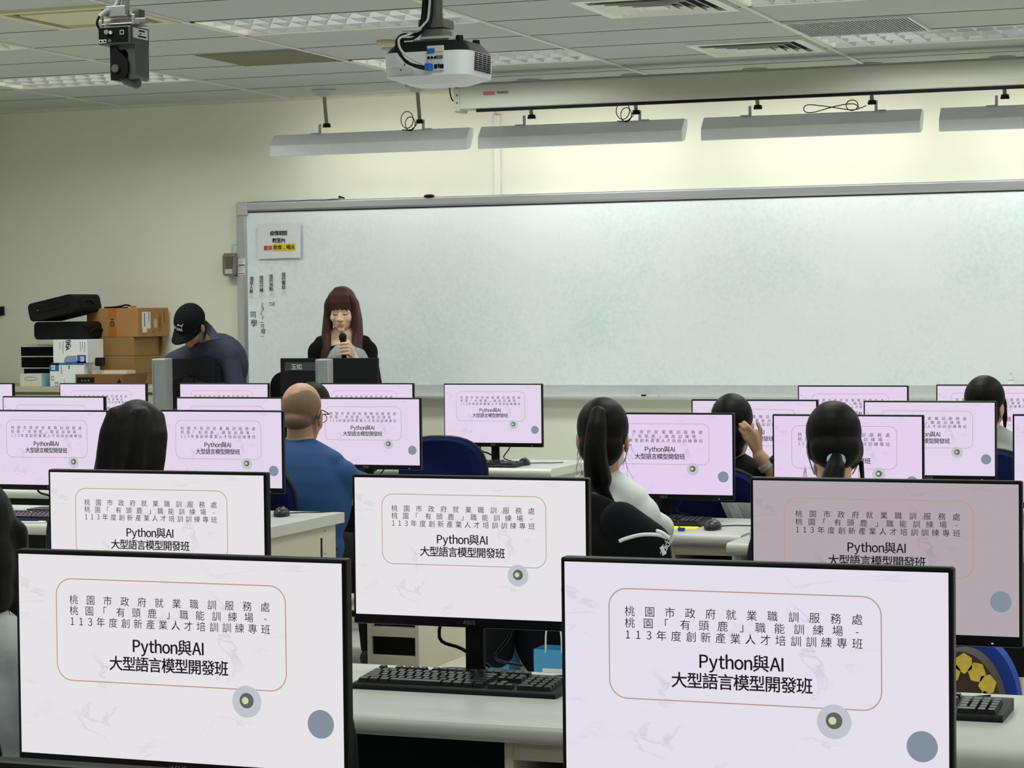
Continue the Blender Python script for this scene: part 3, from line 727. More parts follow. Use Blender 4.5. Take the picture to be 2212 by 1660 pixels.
# (photo pixel of a top corner, which corner, y of the screen plane, screen colour, label)
MON = [
 ((-640, 1602), 'L', 1.50, SM_WHITE, 'monitor at the bottom edge of which only the dark top rim shows'),
 ((32, 1187), 'L', 2.91, SM_WHITE, 'big monitor with the course slide in front of the woman at the left edge'),
 ((1210, 1203), 'L', 2.96, SM_COOL, 'biggest monitor with the course slide, bottom right, before the sports jacket'),
 ((103, 1014), 'L', 4.38, SM_WHITE, 'monitor rising behind the big bottom left monitor'),
 ((760, 1025), 'L', 4.50, SM_WHITE, 'monitor standing over the big black keyboard'),
 ((1620, 1031), 'L', 4.46, SM_DIM, 'dim greyish monitor behind the biggest monitor'),
 ((232, 887), 'R', 7.95, SM_LAV, 'monitor cut by the left edge, left of the long-haired woman'),
 ((345, 886), 'L', 7.97, SM_LAV, 'monitor right of the long-haired woman, beside the man in blue'),
 ((1585, 893), 'R', 8.12, SM_PINK, 'monitor right beside the high ponytail woman'),
 ((1668, 895), 'L', 7.93, SM_PINK, 'monitor in front of the low ponytail woman with the hair tie'),
 ((2187, 895), 'L', 7.93, SM_LAV, 'monitor cut by the right edge, beside the navy chair'),
 ((5, 856), 'L', 9.05, SM_LAV, 'monitor at the left end of the second desk row, only its top showing'),
 ((380, 858), 'L', 9.23, SM_LAV, 'monitor left of the bald man, mostly hidden behind a nearer one'),
 ((908, 860), 'R', 9.40, SM_LAV, 'monitor the man in the blue shirt is looking at'),
 ((1493, 863), 'L', 9.23, SM_LAV, 'monitor behind the person with a hand on the head'),
 ((1865, 866), 'L', 9.27, SM_LAV, 'monitor right of the low ponytail woman, before the short-haired person'),
 ((28, 828), 'R', 10.86, SM_LAV, 'front row monitor at the left edge by the cabinet, just a corner visible'),
 ((128, 828), 'L', 10.82, SM_LAV, 'front row monitor below the stacked cartons'),
 ((387, 828), 'L', 10.98, SM_LAV, 'front row monitor below the man in the cap'),
 ((690, 828), 'L', 10.96, SM_LAV, 'front row monitor below the woman with the microphone'),
 ((958, 829), 'L', 10.88, SM_LAV, 'lone front row monitor above the empty navy chair'),
 ((1723, 833), 'L', 10.88, SM_PINK, 'front row monitor right of the aisle, above the low ponytail woman'),
 ((2022, 831), 'L', 10.90, SM_LAV, 'front row monitor behind the short-haired person at the right'),
]
TREE = {}
for c in bpy.data.objects:
    if c.parent: TREE.setdefault(c.parent.name, []).append(c)
for i, (pc, side, Y, sm, lab) in enumerate(MON):
    o = proto if i == 0 else dup(proto, None, TREE)
    p = at(pc[0], pc[1], Y)
    o.location = (p.x + (MW / 2 if side == 'L' else -MW / 2), Y, DZ)
    o['label'] = lab; o['group'] = 'student monitors showing the course slide'
    dz = p.z - (DZ + TOPZ)
    ch = kids(o)
    for c in ch:
        n = c.name.split('.')[0]
        if n in ('housing', 'back_cover', 'screen', 'power_light', 'logo_lettering'): c.location.z = dz
        if n == 'screen':
            c.material_slots[0].link = 'OBJECT'; c.material_slots[0].material = sm

# ------------------------------------------------------------------ keyboards and mice
def make_keyboard():
    t = thing('keyboard', '', 'keyboard')
    MB().prism([(-0.075, 0.0), (0.075, 0.0), (0.075, 0.022), (0.068, 0.024), (-0.068, 0.013), (-0.075, 0.009)], -0.224, 0.224, 'x').build('case', mat('keyboard_case', (26, 27, 29), 0.45), t, bevel=0.003)
    k = MB(); p = 0.0187
    def key(x, y, w, d=0.0165):
        z = 0.0135 + (y + 0.068) * 0.08
        vs = [(x, y, z), (x + w, y, z), (x + w, y + d, z + 0.0013), (x, y + d, z + 0.0013)]
        i = 0.0022
        vt = [(x + i, y + i * 0.6, z + 0.008), (x + w - i, y + i * 0.6, z + 0.008), (x + w - i, y + d - i, z + 0.0095), (x + i, y + d - i, z + 0.0095)]
        k.add(vs + vt, [(4, 5, 6, 7), (0, 1, 5, 4), (1, 2, 6, 5), (2, 3, 7, 6), (3, 0, 4, 7)])
    x0 = -0.216; rows = [-0.064, -0.045, -0.026, -0.007, 0.012]
    lay = [[1.25, 1.25, 1.25, 6.25, 1.25, 1.25, 1.25, 1.25], [2.25] + [1] * 10 + [2.75], [1.75] + [1] * 11 + [2.25], [1.5] + [1] * 12 + [1.5], [1] * 13 + [2]]
    for y, L in zip(rows, lay):
        x = x0
        for w in L: key(x, y, w * p - 0.0018); x += w * p
    x = x0
    for g in (1, 0, 4, 0, 4, 0, 4):
        if g == 0: x += 0.5 * p; continue
        for _ in range(g): key(x, 0.042, p - 0.0018, 0.015); x += p
        if g == 1: x += 0.5 * p
    xn = x0 + 15 * p + 0.008
    for j in range(3):
        for y in (rows[3], rows[4], 0.042): key(xn + j * p, y, p - 0.0018)
        key(xn + j * p, rows[0], p - 0.0018)
    key(xn + p, rows[1], p - 0.0018)
    xp = xn + 3 * p + 0.008
    for j in range(4):
        for q, y in enumerate(rows):
            if q == 0 and j == 1: continue
            key(xp + j * p, y, (2 * p if (q == 0 and j == 0) else p) - 0.0018)
    k.build('keys', mat('keycaps', (30, 31, 33), 0.28, var=0.1, spec=0.45), t)
    c = MB(); c.tube([(0.02, 0.075, 0.012), (0.03, 0.12, 0.006), (0.1, 0.15, 0.004), (0.16, 0.2, 0.004)], 0.0022, 6); c.build('cable', BLACKP, t)
    return t
def make_mouse():
    t = thing('computer_mouse', '', 'mouse')
    m = MB(); m.ell((0, 0, 0.006), (0.031, 0.056, 0.031)); 
    vs = [(x, y, max(z, 0.0)) for x, y, z in m.v]; m.v = vs
    m.build('body', mat('mouse_plastic', (20, 21, 23), 0.35, spec=0.4), t)
    MB().cyl((-0.004, 0.032, 0.031), (0.004, 0.032, 0.031), 0.006, n=12).build('wheel', mat('wheel_rubber', (70, 70, 72), 0.6), t)
    b = MB(); b.box((-0.0006, 0.005, 0.0362), (0.0006, 0.05, 0.037)); 
    c = MB(); c.tube([(0, 0.055, 0.012), (0.01, 0.09, 0.004), (0.06, 0.13, 0.003), (0.12, 0.13, 0.003), (0.17, 0.17, 0.003)], 0.0021, 6); c.build('cable', BLACKP, t)
    return t
kb = make_keyboard(); ms = make_mouse()
TREE = {}
for c in bpy.data.objects:
    if c.parent: TREE.setdefault(c.parent.name, []).append(c)
KBS = [(-1.738, 4.378, 0.0, 'big black keyboard in front of the middle monitor'), (atz(2181, 1528, 0.765).x - 0.224, 4.375, 0.0, 'black keyboard sticking out right of the biggest monitor'),
       (-4.72, 7.55, 0.0, 'black keyboard at the left edge above a magazine'), (-4.10, 7.62, 0.0, 'black keyboard behind the mouse beside the man in blue'),
       (-2.44, 7.97, 0.0, 'black keyboard beside the yellow note'), (-4.19, 10.755, 0.03, 'black keyboard below the lone front row monitor')]
for i, (x, y, rz, lab) in enumerate(KBS):
    o = kb if i == 0 else dup(kb, None, TREE); o.location = (x, y, DZ); o.rotation_euler = (0, 0, rz); o['label'] = lab; o['group'] = 'black keyboards'
def onto_desk(px, py): p = atz(px, py, DZ); return p.x, p.y
MSE = [(onto_desk(601, 1117), 0.25, 'black mouse with a cord at the desk end beside the man in blue'), (onto_desk(1535, 1146), 0.1, 'black mouse beside the yellow note'),
       (onto_desk(1128, 1006), 0.15, 'black mouse below the lone front row monitor')]
for i, ((x, y), rz, lab) in enumerate(MSE):
    o = ms if i == 0 else dup(ms, None, TREE); o.location = (x, y + 0.03, DZ); o.rotation_euler = (0, 0, rz); o['label'] = lab; o['group'] = 'black mice'

# ------------------------------------------------------------------ chairs
def make_chair():
    t = thing('office_chair', '', 'chair')
    P = []
    for k in range(40):
        a = 2 * PI * k / 40; c, s = math.cos(a), math.sin(a)
        e = 2 / 2.7
        x = 0.225 * (abs(c) ** e) * (1 if c > 0 else -1); z = 0.20 * (abs(s) ** e) * (1 if s > 0 else -1)
        if s < 0: x *= 1 - 0.12 * (-s)
        P.append((x, 0.73 + z))
    b = MB(); n = len(P)
    for (q, y) in ((0.93, -0.262), (1.0, -0.248), (1.0, -0.228), (0.9, -0.205), (0.55, -0.197)):
        b.v += [(x * q, y - 0.03 * (1 - (x / 0.24) ** 2) + 0.02, 0.73 + (z - 0.73) * q) for x, z in P]
    for j in range(4):
        for k in range(n): b.f.append((j * n + k, j * n + (k + 1) % n, (j + 1) * n + (k + 1) % n, (j + 1) * n + k)); b.sm.append(True)
    b.f += [tuple(range(n)), tuple(range(5 * n - 1, 4 * n - 1, -1))]; b.sm += [False, False]
    b.build('backrest', CHAIRB, t)
    r = MB(); r.tube([(x, -0.238 - 0.03 * (1 - (x / 0.24) ** 2) + 0.02, z) for x, z in P + P[:1]], 0.011, 8, caps=False); r.build('backrest_rim', RIM, t)
    s = MB(); s.prism(rrect(0, 0.0, 0.46, 0.44, 0.1, 6), 0.41, 0.47, 'z'); s.build('seat', CHAIRB, t, bevel=0.02, seg=3)
    p = MB(); p.tube([(0, -0.05, 0.40), (0, -0.24, 0.40), (0, -0.265, 0.46), (0, -0.268, 0.62)], 0.02, 8); p.build('back_bar', BLACKP, t)
    p = MB(); p.cyl((0, 0, 0.09), (0, 0, 0.41), 0.025, n=12); p.build('post', DKGREY, t)
    for k in range(5):
        a = 2 * PI * k / 5 + 0.3; q = MB()
        q.tube([(0.02 * math.cos(a), 0.02 * math.sin(a), 0.10), (0.26 * math.cos(a), 0.26 * math.sin(a), 0.07)], 0.022, 8, 0.014)
        l = q.build('leg', BLACKP, t)
        w = MB(); w.ell((0.26 * math.cos(a), 0.26 * math.sin(a), 0.028), (0.028, 0.028, 0.028), nu=12, nv=8); w.build('caster', BLACKP, l)
    return t
ch0 = make_chair()
TREE = {}
for c in bpy.data.objects:
    if c.parent: TREE.setdefault(c.parent.name, []).append(c)
used = []
def chair(x, y, rz, label, dz=0.0):
    o = ch0 if not used else dup(ch0, None, TREE); used.append(1)
    o.location = (x, y, 0); o.rotation_euler = (0, 0, rz); o['label'] = label; o['group'] = 'navy office chairs'
    return o

# ------------------------------------------------------------------ projector
c0 = at(822, 118, 6.9)
PX, PY, PZ = c0.x, 6.9, c0.z - 0.075
t = thing('projector', 'white ceiling projector with a dark top and rear ports, hanging from a pole', 'projector', (PX, PY, PZ))
PWD, PD = 0.305, 0.27
def body(z0, z1, ins0, ins1, n=6, ex=0.0):
    a = rrect(PWD / 2, PD / 2, PWD - 2 * ins0, PD - 2 * ins0, 0.045, n); b = rrect(PWD / 2, PD / 2, PWD - 2 * ins1, PD - 2 * ins1, 0.045, n)
    m = MB(); N = len(a)
    m.add([(x, y, z0) for x, y in a] + [(x, y, z1) for x, y in b], [(i, (i + 1) % N, N + (i + 1) % N, N + i) for i in range(N)], True)
    m.add([(x, y, z0) for x, y in a], [tuple(range(N - 1, -1, -1))]); m.add([(x, y, z1) for x, y in b], [tuple(range(N))])
    return m
PJW = mat('projector_white', (214, 218, 224), 0.35, var=0.02)
body(0.0, 0.078, 0.004, 0.0).build('body', PJW, t)
body(-0.022, 0.0, 0.06, 0.004).build('belly', PJW, t)
body(0.078, 0.115, 0.002, 0.03).build('top_cover', mat('projector_dark', (24, 25, 28), 0.45), t)
pp = MB(); pp.box((0.165, -0.003, 0.012), (0.225, 0.004, 0.095)); pp = pp.build('port_panel', mat('port_panel_grey', (186, 190, 192), 0.4), t, bevel=0.004)
for k, (x, z, w, h, m) in enumerate(((0.167, 0.07, 0.026, 0.016, BLUE), (0.197, 0.074, 0.025, 0.012, mat('port_beige', (196, 190, 170), 0.5)), (0.200, 0.052, 0.022, 0.010, DKGREY), (0.192, 0.02, 0.009, 0.014, BLACKM), (0.204, 0.022, 0.006, 0.013, BLACKM), (0.212, 0.02, 0.012, 0.013, BLACKM))):
    MB().box((x, -0.005, z), (x + w, -0.002, z + h)).build('socket', m, pp)
for k in range(3): MB().cyl((0.172 + k * 0.012, -0.006, 0.056), (0.172 + k * 0.012, -0.002, 0.056), 0.0045, n=12).build('round_jack', BLACKM, pp)
MB().box((0.167, -0.03, 0.012), (0.188, -0.003, 0.036)).build('video_plug', BLUE, pp, bevel=0.003)
MB().box((0.035, -0.001, 0.004), (0.112, 0.0005, 0.026)).build('lamp_cover', mat('projector_seam', (196, 200, 206), 0.4), t, bevel=0.001)
MB().box((0.071, -0.0016, 0.018), (0.074, 0, 0.024)).box((0.084, -0.0006, 0.034), (0.086, 0.001, 0.042)).build('latch', BLACKM, t)
g = MB()
for i in range(4):
    for j in range(9): g.box((PWD - 0.002, 0.07 + i * 0.038, 0.018 + j * 0.0068), (PWD + 0.0015, 0.10 + i * 0.038, 0.0215 + j * 0.0068))
g.build('vent_slats', BLACKM, t)
for (x, y) in ((0.05, 0.05), (0.26, 0.05), (0.26, 0.2), (0.06, 0.2)):
    MB().cyl((x, y, 0.105), (x, y, 0.13), 0.014, 0.012).build('mount_foot', BLACKP, t)
mt = MB(); mt.box((0.09, 0.06, 0.118), (0.25, 0.085, 0.124)).box((0.09, 0.16, 0.118), (0.25, 0.185, 0.124)).box((0.12, 0.05, 0.124), (0.22, 0.2, 0.132)); mt.build('mount_plate', GREYP, t)
mt = MB(); mt.box((0.115, 0.07, 0.132), (0.195, 0.15, 0.158)).box((0.108, 0.065, 0.163), (0.2, 0.155, 0.192)); mt.build('mount_box', mat('mount_grey', (110, 110, 104), 0.45, metal=0.3), t, bevel=0.003)
MB().cyl((0.155, 0.11, 0.19), (0.155, 0.11, ZC - PZ), 0.021, n=16).build('pole', DKGREY, t)
cb = MB()
for k, dx in enumerate((-0.016, -0.004, 0.008)):
    cb.tube([(0.155 + dx, 0.075, ZC - PZ - 0.01), (0.15 + dx, 0.06, 0.25), (0.142 + dx, 0.045, 0.16)], 0.0085, 8)
cb.tube([(0.15, 0.045, 0.165), (0.12, 0.03, 0.14), (0.08, 0.0, 0.135), (0.068, -0.02, 0.115), (0.075, -0.028, 0.085), (0.11, -0.035, 0.04), (0.165, -0.02, 0.024)], 0.0052, 8)
cb.tube([(0.145, 0.04, 0.16), (0.11, 0.02, 0.125), (0.075, -0.01, 0.118), (0.07, -0.03, 0.095), (0.09, -0.035, 0.06), (0.13, -0.035, 0.03), (0.165, -0.02, 0.018)], 0.0045, 8)
cb.build('black_cable', BLACKP, t)
cb = MB(); cb.tube([(0.17, 0.06, ZC - PZ - 0.01), (0.158, 0.045, 0.24), (0.14, 0.036, 0.17), (0.1, 0.0, 0.135), (0.078, -0.025, 0.12), (0.085, -0.032, 0.085), (0.12, -0.035, 0.055), (0.16, -0.02, 0.035)], 0.0042, 8)
cb.tube([(0.08, -0.005, 0.15), (0.14, 0.01, 0.152)], 0.006, 8); cb.build('grey_cable', GREYP, t)

# ------------------------------------------------------------------ hanging pan-tilt camera
c0 = at(212, 98, 6.8); QX, QY, QZ = c0.x, 6.8, c0.z
t = thing('surveillance_camera', 'dark grey pan tilt camera hanging from a metal bracket under the ceiling', 'camera', (QX, QY, QZ))
PTZ = mat('ptz_grey', (74, 76, 80), 0.4, var=0.04)
bw, bd, bh = 0.128, 0.125, 0.062
MB().box((0, 0, 0), (bw, bd, bh)).build('base_housing', PTZ, t, bevel=0.005)
bp = MB(); bp.box((0.004, -0.0015, 0.006), (bw - 0.012, 0.001, bh - 0.004)); bp = bp.build('port_panel', BLACKM, t)
for x, z in ((0.012, 0.012), (0.027, 0.012)):
    MB().box((x - 0.006, -0.003, z - 0.006), (x + 0.006, -0.001, z + 0.006)).build('white_socket', WHITEP, bp); MB().cyl((x, -0.004, z), (x, -0.002, z), 0.004, n=10).build('pin_hole', BLACKM, bp)
MB().cyl((0.038, -0.012, 0.042), (0.038, 0, 0.042), 0.008, n=14).build('round_jack', RODM, bp); MB().cyl((0.052, -0.008, 0.04), (0.052, 0, 0.04), 0.006, n=14).build('round_jack', CREAMP, bp)
MB().box((0.086, -0.003, 0.032), (0.102, -0.001, 0.047)).box((0.089, -0.0036, 0.034), (0.099, -0.003, 0.045)).build('network_socket', GREYP, bp)
MB().box((0.089, -0.0042, 0.035), (0.099, -0.0036, 0.044)).build('socket_hole', BLACKM, bp)
MB().box((0.04, -0.003, 0.008), (0.052, -0.001, 0.018)).build('terminal_block', mat('terminal_green', (70, 96, 76), 0.5), bp)
lb = MB(); lb.box((bw, 0.012, 0.022), (bw + 0.001, 0.112, 0.056)); lb = lb.build('white_label', PAPER, t)
g = MB()
for z0, y0, y1 in ((0.046, 0.05, 0.09), (0.036, 0.055, 0.065), (0.027, 0.045, 0.1)): g.box((bw + 0.001, y0, z0), (bw + 0.0016, y1, z0 + 0.005))
g.build('print_lines', INK, lb)
yk = MB(); Yp = []
W0, W1, H0 = 0.034, bw + 0.002, -0.118
outer = [(W0, 0.0), (W0, H0 + 0.012), (W0 + 0.012, H0)]
prof = [(W0, 0.002), (W0, H0 + 0.01), (W0 + 0.006, H0), (W0 + 0.014, H0), (W0 + 0.014, -0.03), (W0 + 0.022, -0.016), (W0 + 0.06, -0.016), (W0 + 0.07, -0.03), (W0 + 0.07, H0 + 0.004), (W0 + 0.076, H0), (W1 - 0.01, H0), (W1, H0 + 0.01), (W1, 0.002)]
yk.prism(prof, 0.02, 0.115, 'y'); yk.build('yoke', PTZ, t, bevel=0.008, seg=3)
hc = V((W0 + 0.042, 0.066, -0.085))
hd = MB(); hd.prism([(W0 + 0.004, -0.004), (W0 + 0.03, -0.004), (W0 + 0.036, -0.022), (W0 + 0.05, -0.03), (W0 + 0.072, -0.056), (W0 + 0.073, -0.095), (W0 + 0.056, -0.112), (W0 + 0.03, -0.121), (W0 + 0.006, -0.119)], 0.012, 0.1, 'y')
hd.build('lens_head', mat('ptz_black', (8, 8, 10), 0.5), t, bevel=0.006, seg=3)
MB().cyl((W0 + 0.026, 0.005, -0.08), (W0 + 0.026, 0.014, -0.08), 0.0135, n=20).build('lens', mat('lens_grey', (92, 92, 96), 0.3), t)
hb = MB(); hb.cap(V((W0 + 0.045, 0.05, -0.112)), V((W0 + 0.076, 0.06, -0.128)), 0.022, 0.019); hb.build('head_underside', PTZ, t)
br = MB(); br.box((-0.03, 0.05, bh + 0.012), (bw + 0.03, 0.07, bh + 0.03)).box((0.0, 0.02, bh + 0.008), (bw + 0.004, 0.11, bh + 0.012)).box((0.0, 0.02, bh), (0.006, 0.03, bh + 0.04)).box((bw - 0.01, 0.02, bh + 0.005), (bw + 0.004, 0.024, bh + 0.04))
br.box((0.012, 0.025, bh + 0.036), (bw - 0.03, 0.11, bh + 0.04)).box((0.012, 0.025, bh + 0.036), (0.016, 0.11, bh + 0.07)).box((0.016, 0.024, bh + 0.036), (bw - 0.034, 0.028, bh + 0.072))
br.build('bracket', mat('galvanised_steel', (170, 172, 168), 0.35, metal=0.8, var=0.08), t, bevel=0.002)
MB().box((bw - 0.03, 0.06, bh + 0.02), (bw, 0.1, bh + 0.062)).build('bracket_plate', DKGREY, t, bevel=0.006)
MB().cyl((0.07, 0.07, bh + 0.04), (0.07, 0.07, ZC - QZ), 0.012, n=14).build('pole', mat('bright_steel', (190, 190, 184), 0.25, metal=0.9), t)
cd_ = MB(); cd_.tube([(0.004, 0.01, 0.05), (0.0, -0.005, 0.075), (0.008, 0.0, 0.1)], 0.0045, 8).build('black_cable', BLACKP, t)
cd_ = MB(); cd_.tube([(0.008, 0.0, 0.095), (0.02, 0.02, 0.115), (0.045, 0.05, 0.14), (0.055, 0.06, 0.22), (0.055, 0.065, ZC - QZ)], 0.009, 10).build('conduit', GREYP, t)
# ------------------------------------------------------------------ left cabinet and what is piled on it
CY = 12.66
ztop = at(30, 836, CY).z
cab_x1 = -6.98
t = thing('storage_cabinet', 'low beige cabinet under the piled cartons along the front wall', 'cabinet', (XL + 0.02, CY, 0))
CL = cab_x1 - XL - 0.02; CD = WALL_Y - CY - 0.015
CABM = mat('beige_cabinet', (178, 174, 150), 0.55)
MB().box((0, 0.0, ztop - 0.035), (CL, CD, ztop)).build('cabinet_top', CABM, t, bevel=0.004)
MB().box((0.01, 0.03, 0), (CL - 0.01, CD, ztop - 0.035)).build('body', mat('beige_cabinet_dark', (150, 146, 126), 0.6), t)
n = 3
for k in range(n):
    w = (CL - 0.02) / n
    d = MB().box((0.015 + k * w, 0.012, 0.08), (0.005 + (k + 1) * w, 0.03, ztop - 0.05)).build('door', CABM, t, bevel=0.003)
    MB().box((0.03 + k * w, 0.0, ztop - 0.25), (0.04 + k * w, 0.012, ztop - 0.13)).build('handle', GREYP, d)

def carton(name, label, cat, px0, px1, py0, py1, Y, depth, m, group=None, base=None, bevel=0.003):
    a = at(px0, py1, Y); b = at(px1, py1, Y); z1 = at((px0 + px1) / 2, py0, Y).z; z0 = at((px0 + px1) / 2, py1, Y).z
    if base is not None: z0 = base
    t = thing(name, label, cat, (a.x, Y, z0), group=group)
    w, h = b.x - a.x, z1 - z0
    MB().box((0, 0, 0), (w, depth, h)).build('body', m, t, bevel=bevel)
    return t, w, h, z1
# stack of plain cartons
SY = 12.99
t, w, h, z1 = carton('cardboard_box', 'plain brown carton at the bottom of the stack, behind the printed carton', 'carton', 190, 289, 808, 835, SY, 0.36, CARD2, 'stacked plain cartons', base=ztop)
t, w, h, z2 = carton('cardboard_box', 'plain brown carton second from the bottom of the stack', 'carton', 190, 289, 770, 808, SY, 0.36, CARD2, 'stacked plain cartons', base=z1 + 0.001)
MB().box((0, -0.0006, 0.001), (w, 0, 0.004)).build('edge_seam', CARD3, t)
t, w, h, z3 = carton('cardboard_box', 'plain brown carton with an open side flap, under the printed top carton', 'carton', 190, 289, 729, 768, SY, 0.36, CARD2, 'stacked plain cartons', base=z2 + 0.001)
fl = MB(); fl.quad((w, 0.34, 0.0), (w + 0.02, 0.33, 0.01), (w + 0.045, 0.32, h * 0.55), (w + 0.03, 0.33, h * 0.98), (w, 0.35, h)); o = fl.build('flap', CARD2, t); o.modifiers.new('thick', 'SOLIDIFY').thickness = 0.004
t, w, h, z4 = carton('cardboard_box', 'large printed carton with brown tape on top of the stack', 'carton', 188, 299, 666, 728, SY, 0.40, CARD, base=z3 + 0.001)
MB().box((w * 0.42, -0.0015, 0), (w * 0.58, 0, h * 0.37)).box((w * 0.42, -0.0015, h * 0.62), (w * 0.58, 0, h)).build('tape', TAPE, t)
g = MB(); ring(g, rrect(w * 0.5, h * 0.46, 0.037, 0.037, 0.0184, 8), 0.004, -0.002); ring(g, rrect(w * 0.5, h * 0.46, 0.02, 0.02, 0.0099, 8), 0.003, -0.002); g.box((w * 0.5 - 0.012, -0.002, h * 0.6), (w * 0.5 + 0.012, -0.001, h * 0.63)); g.build('round_print', INK, t)
lb = MB(); lb.box((w, 0.05, h * 0.28), (w + 0.001, 0.16, h * 0.86)).box((w, 0.055, h * 0.15), (w + 0.001, 0.11, h * 0.28)); lb = lb.build('white_label', PAPER, t)
g = MB()
for k, (y0, z0_, z1_) in enumerate(((0.075, 0.35, 0.82), (0.13, 0.5, 0.84), (0.142, 0.55, 0.84))): g.box((w + 0.001, y0, h * z0_), (w + 0.0016, y0 + (0.012 if k == 0 else 0.004), h * z1_))
g.build('print_lines', INKG, lb)
g = MB(); 
def side_loop(cy, cz, a, b, r, th, n=6):
    P = rrect(cy, cz, a, b, r, n); k = MB(); ring(k, P, th, 0.0)
    return [(w + 0.0012, v[0], v[2]) for v in k.v], k.f
vs, fs = side_loop(0.285, h * 0.5, 0.03, h * 0.62, 0.013, 0.0025); g.add(vs, fs)
g.box((w, 0.282, h * 0.3), (w + 0.0014, 0.288, h * 0.7)).box((w, 0.34, h * 0.45), (w + 0.0014, 0.346, h * 0.85)).box((w, 0.185, h * 0.16), (w + 0.0014, 0.205, h * 0.19)).box((w, 0.222, h * 0.2), (w + 0.0014, 0.228, h * 0.23)); g.build('side_print', mat('dark_brown_print', (78, 54, 32), 0.8), t)
g = MB(); g.add([(w + 0.001, 0.225 + 0.025 * math.cos(2 * PI * k / 20), h * 0.46 + h * 0.17 * math.sin(2 * PI * k / 20)) for k in range(20)], [tuple(range(20))]); g.build('pale_oval', mat('pale_carton_print', (196, 176, 148), 0.8), t)
p = at(222, 664, SY + 0.12); 
o = thing('loose_cable', 'black cable with an orange plug lying on the top carton', 'cable', (p.x, SY + 0.14, z4))
L_ = at(290, 660, SY + 0.12).x - p.x
MB().tube([(0, 0, 0.004), (L_ * 0.3, 0.01, 0.007), (L_ * 0.5, 0.0, 0.012), (L_ * 0.75, -0.02, 0.02), (L_ * 0.92, -0.02, 0.01)], 0.0055, 8).tube([(L_ * 0.05, 0.02, 0.004), (L_ * 0.4, 0.03, 0.004), (L_ * 0.7, 0.02, 0.004)], 0.0045, 8).build('cord', BLACKP, o)
MB().box((L_ * 0.9, -0.03, 0.001), (L_ + 0.01, -0.01, 0.016)).build('plug', mat('orange_plug', (206, 130, 62), 0.5), o, bevel=0.003)
# printed carton in front with a white device on it
t, w, h, zc = carton('cardboard_box', 'opened brown carton with a dark printed strip, in front of the stack', 'carton', 163, 266, 809, 836, CY + 0.02, 0.26, CARD3, base=ztop)
MB().box((w * 0.03, -0.0012, h * 0.25), (w * 0.4, 0, h * 0.75)).build('dark_strip', INK, t)
g = MB(); g.prism([(w * 0.85, h * 0.15), (w * 0.99, h * 0.15), (w * 0.92, h * 0.65)], -0.0012, 0, 'y'); g.build('triangle_print', INK, t)
for k in range(3): MB().cyl((w * (0.14 + k * 0.07), -0.0018, h * 0.5), (w * (0.14 + k * 0.07), -0.001, h * 0.5), 0.006, n=12).build('badge', INKG, t)
fl = MB(); fl.quad((w, 0.0, h * 0.1), (w + 0.02, 0.24, h * 0.05), (w + 0.035, 0.26, h * 1.02), (w, 0.0, h)); fl.build('flap', CARD3, t).modifiers.new('thick', 'SOLIDIFY').thickness = 0.004
p = at(192, 809, CY + 0.06); q = at(268, 809, CY + 0.06)
o = thing('white_router', 'white flat box device lying on the opened carton', 'network device', (p.x, CY + 0.08, zc))
MB().prism(rrect((q.x - p.x) / 2, 0.07, q.x - p.x, 0.14, 0.02, 4), 0, 0.022, 'z').build('shell', mat('cream_plastic', (222, 210, 190), 0.4), o, bevel=0.005)
MB().box((0.1, -0.001, 0.005), (0.17, 0.002, 0.012)).build('front_strip', PAPER, o)
# toner boxes
t, w, h, zt_ = carton('toner_box', 'white toner carton with a blue top corner, lower of two', 'carton', 108, 182, 785, 836, CY + 0.03, 0.2, PAPER, 'toner cartons', base=ztop)
MB().box((0.0, -0.001, h * 0.66), (w * 0.27, 0, h)).box((0, -0.001, h * 0.93), (w, 0, h)).build('blue_panel', BLUE, t)
def roundlogo(mbp, cx, cz, r):
    disc(mbp, cx, cz, r, -0.0025, 20)
g = MB(); g.box((w * 0.05, -0.0018, h * 0.72), (w * 0.16, -0.001, h * 0.92)); g.build('logo_badge', PAPER, t)
g = MB(); put_text(g, 'hp', w * 0.105, h * 0.82, 0.022, -0.0024, 0.0, 0.03, None, -PI / 2); g.build('logo_lettering', BLUE, t)
g = MB(); put_text(g, 'CE', w * 0.2, h * 0.12, 0.03, -0.0015, 0.0, 0.1, None, -PI / 2 + PI)
g.box((w * 0.04, -0.0015, h * 0.28), (w * 0.12, -0.001, h * 0.3)).box((w * 0.04, -0.0015, h * 0.42), (w * 0.12, -0.001, h * 0.44)).box((w * 0.04, -0.0015, h * 0.28), (w * 0.045, -0.001, h * 0.44)).box((w * 0.115, -0.0015, h * 0.28), (w * 0.12, -0.001, h * 0.44)); g.build('lettering', INK, t)
g = MB(); g.box((w * 0.34, -0.0015, h * 0.55), (w * 0.355, -0.001, h * 0.9)).box((w * 0.55, -0.0015, h * 0.75), (w * 0.59, -0.001, h * 0.9)).box((w * 0.42, -0.0015, h * 0.08), (w * 0.43, -0.001, h * 0.35)); g.build('print_lines', INKG, t)
t, w, h, zt2 = carton('toner_box', 'white toner carton printed 96A, upper of two', 'carton', 115, 189, 734, 784, CY + 0.035, 0.2, PAPER, 'toner cartons', base=zt_ + 0.001)
MB().box((w * 0.7, -0.001, 0.0), (w * 0.96, 0, h * 0.34)).box((w * 0.35, -0.001, 0), (w * 0.96, 0, h * 0.08)).build('blue_panel', BLUE, t)
g = MB(); g.prism([(w * 0.3, h * 0.03), (w * 0.68, h * 0.05), (w * 0.68, h * 0.32), (w * 0.4, h * 0.3), (w * 0.33, h * 0.16)], -0.0012, 0, 'y'); g.build('picture_print', mat('blue_grey_print', (130, 150, 168), 0.6), t)
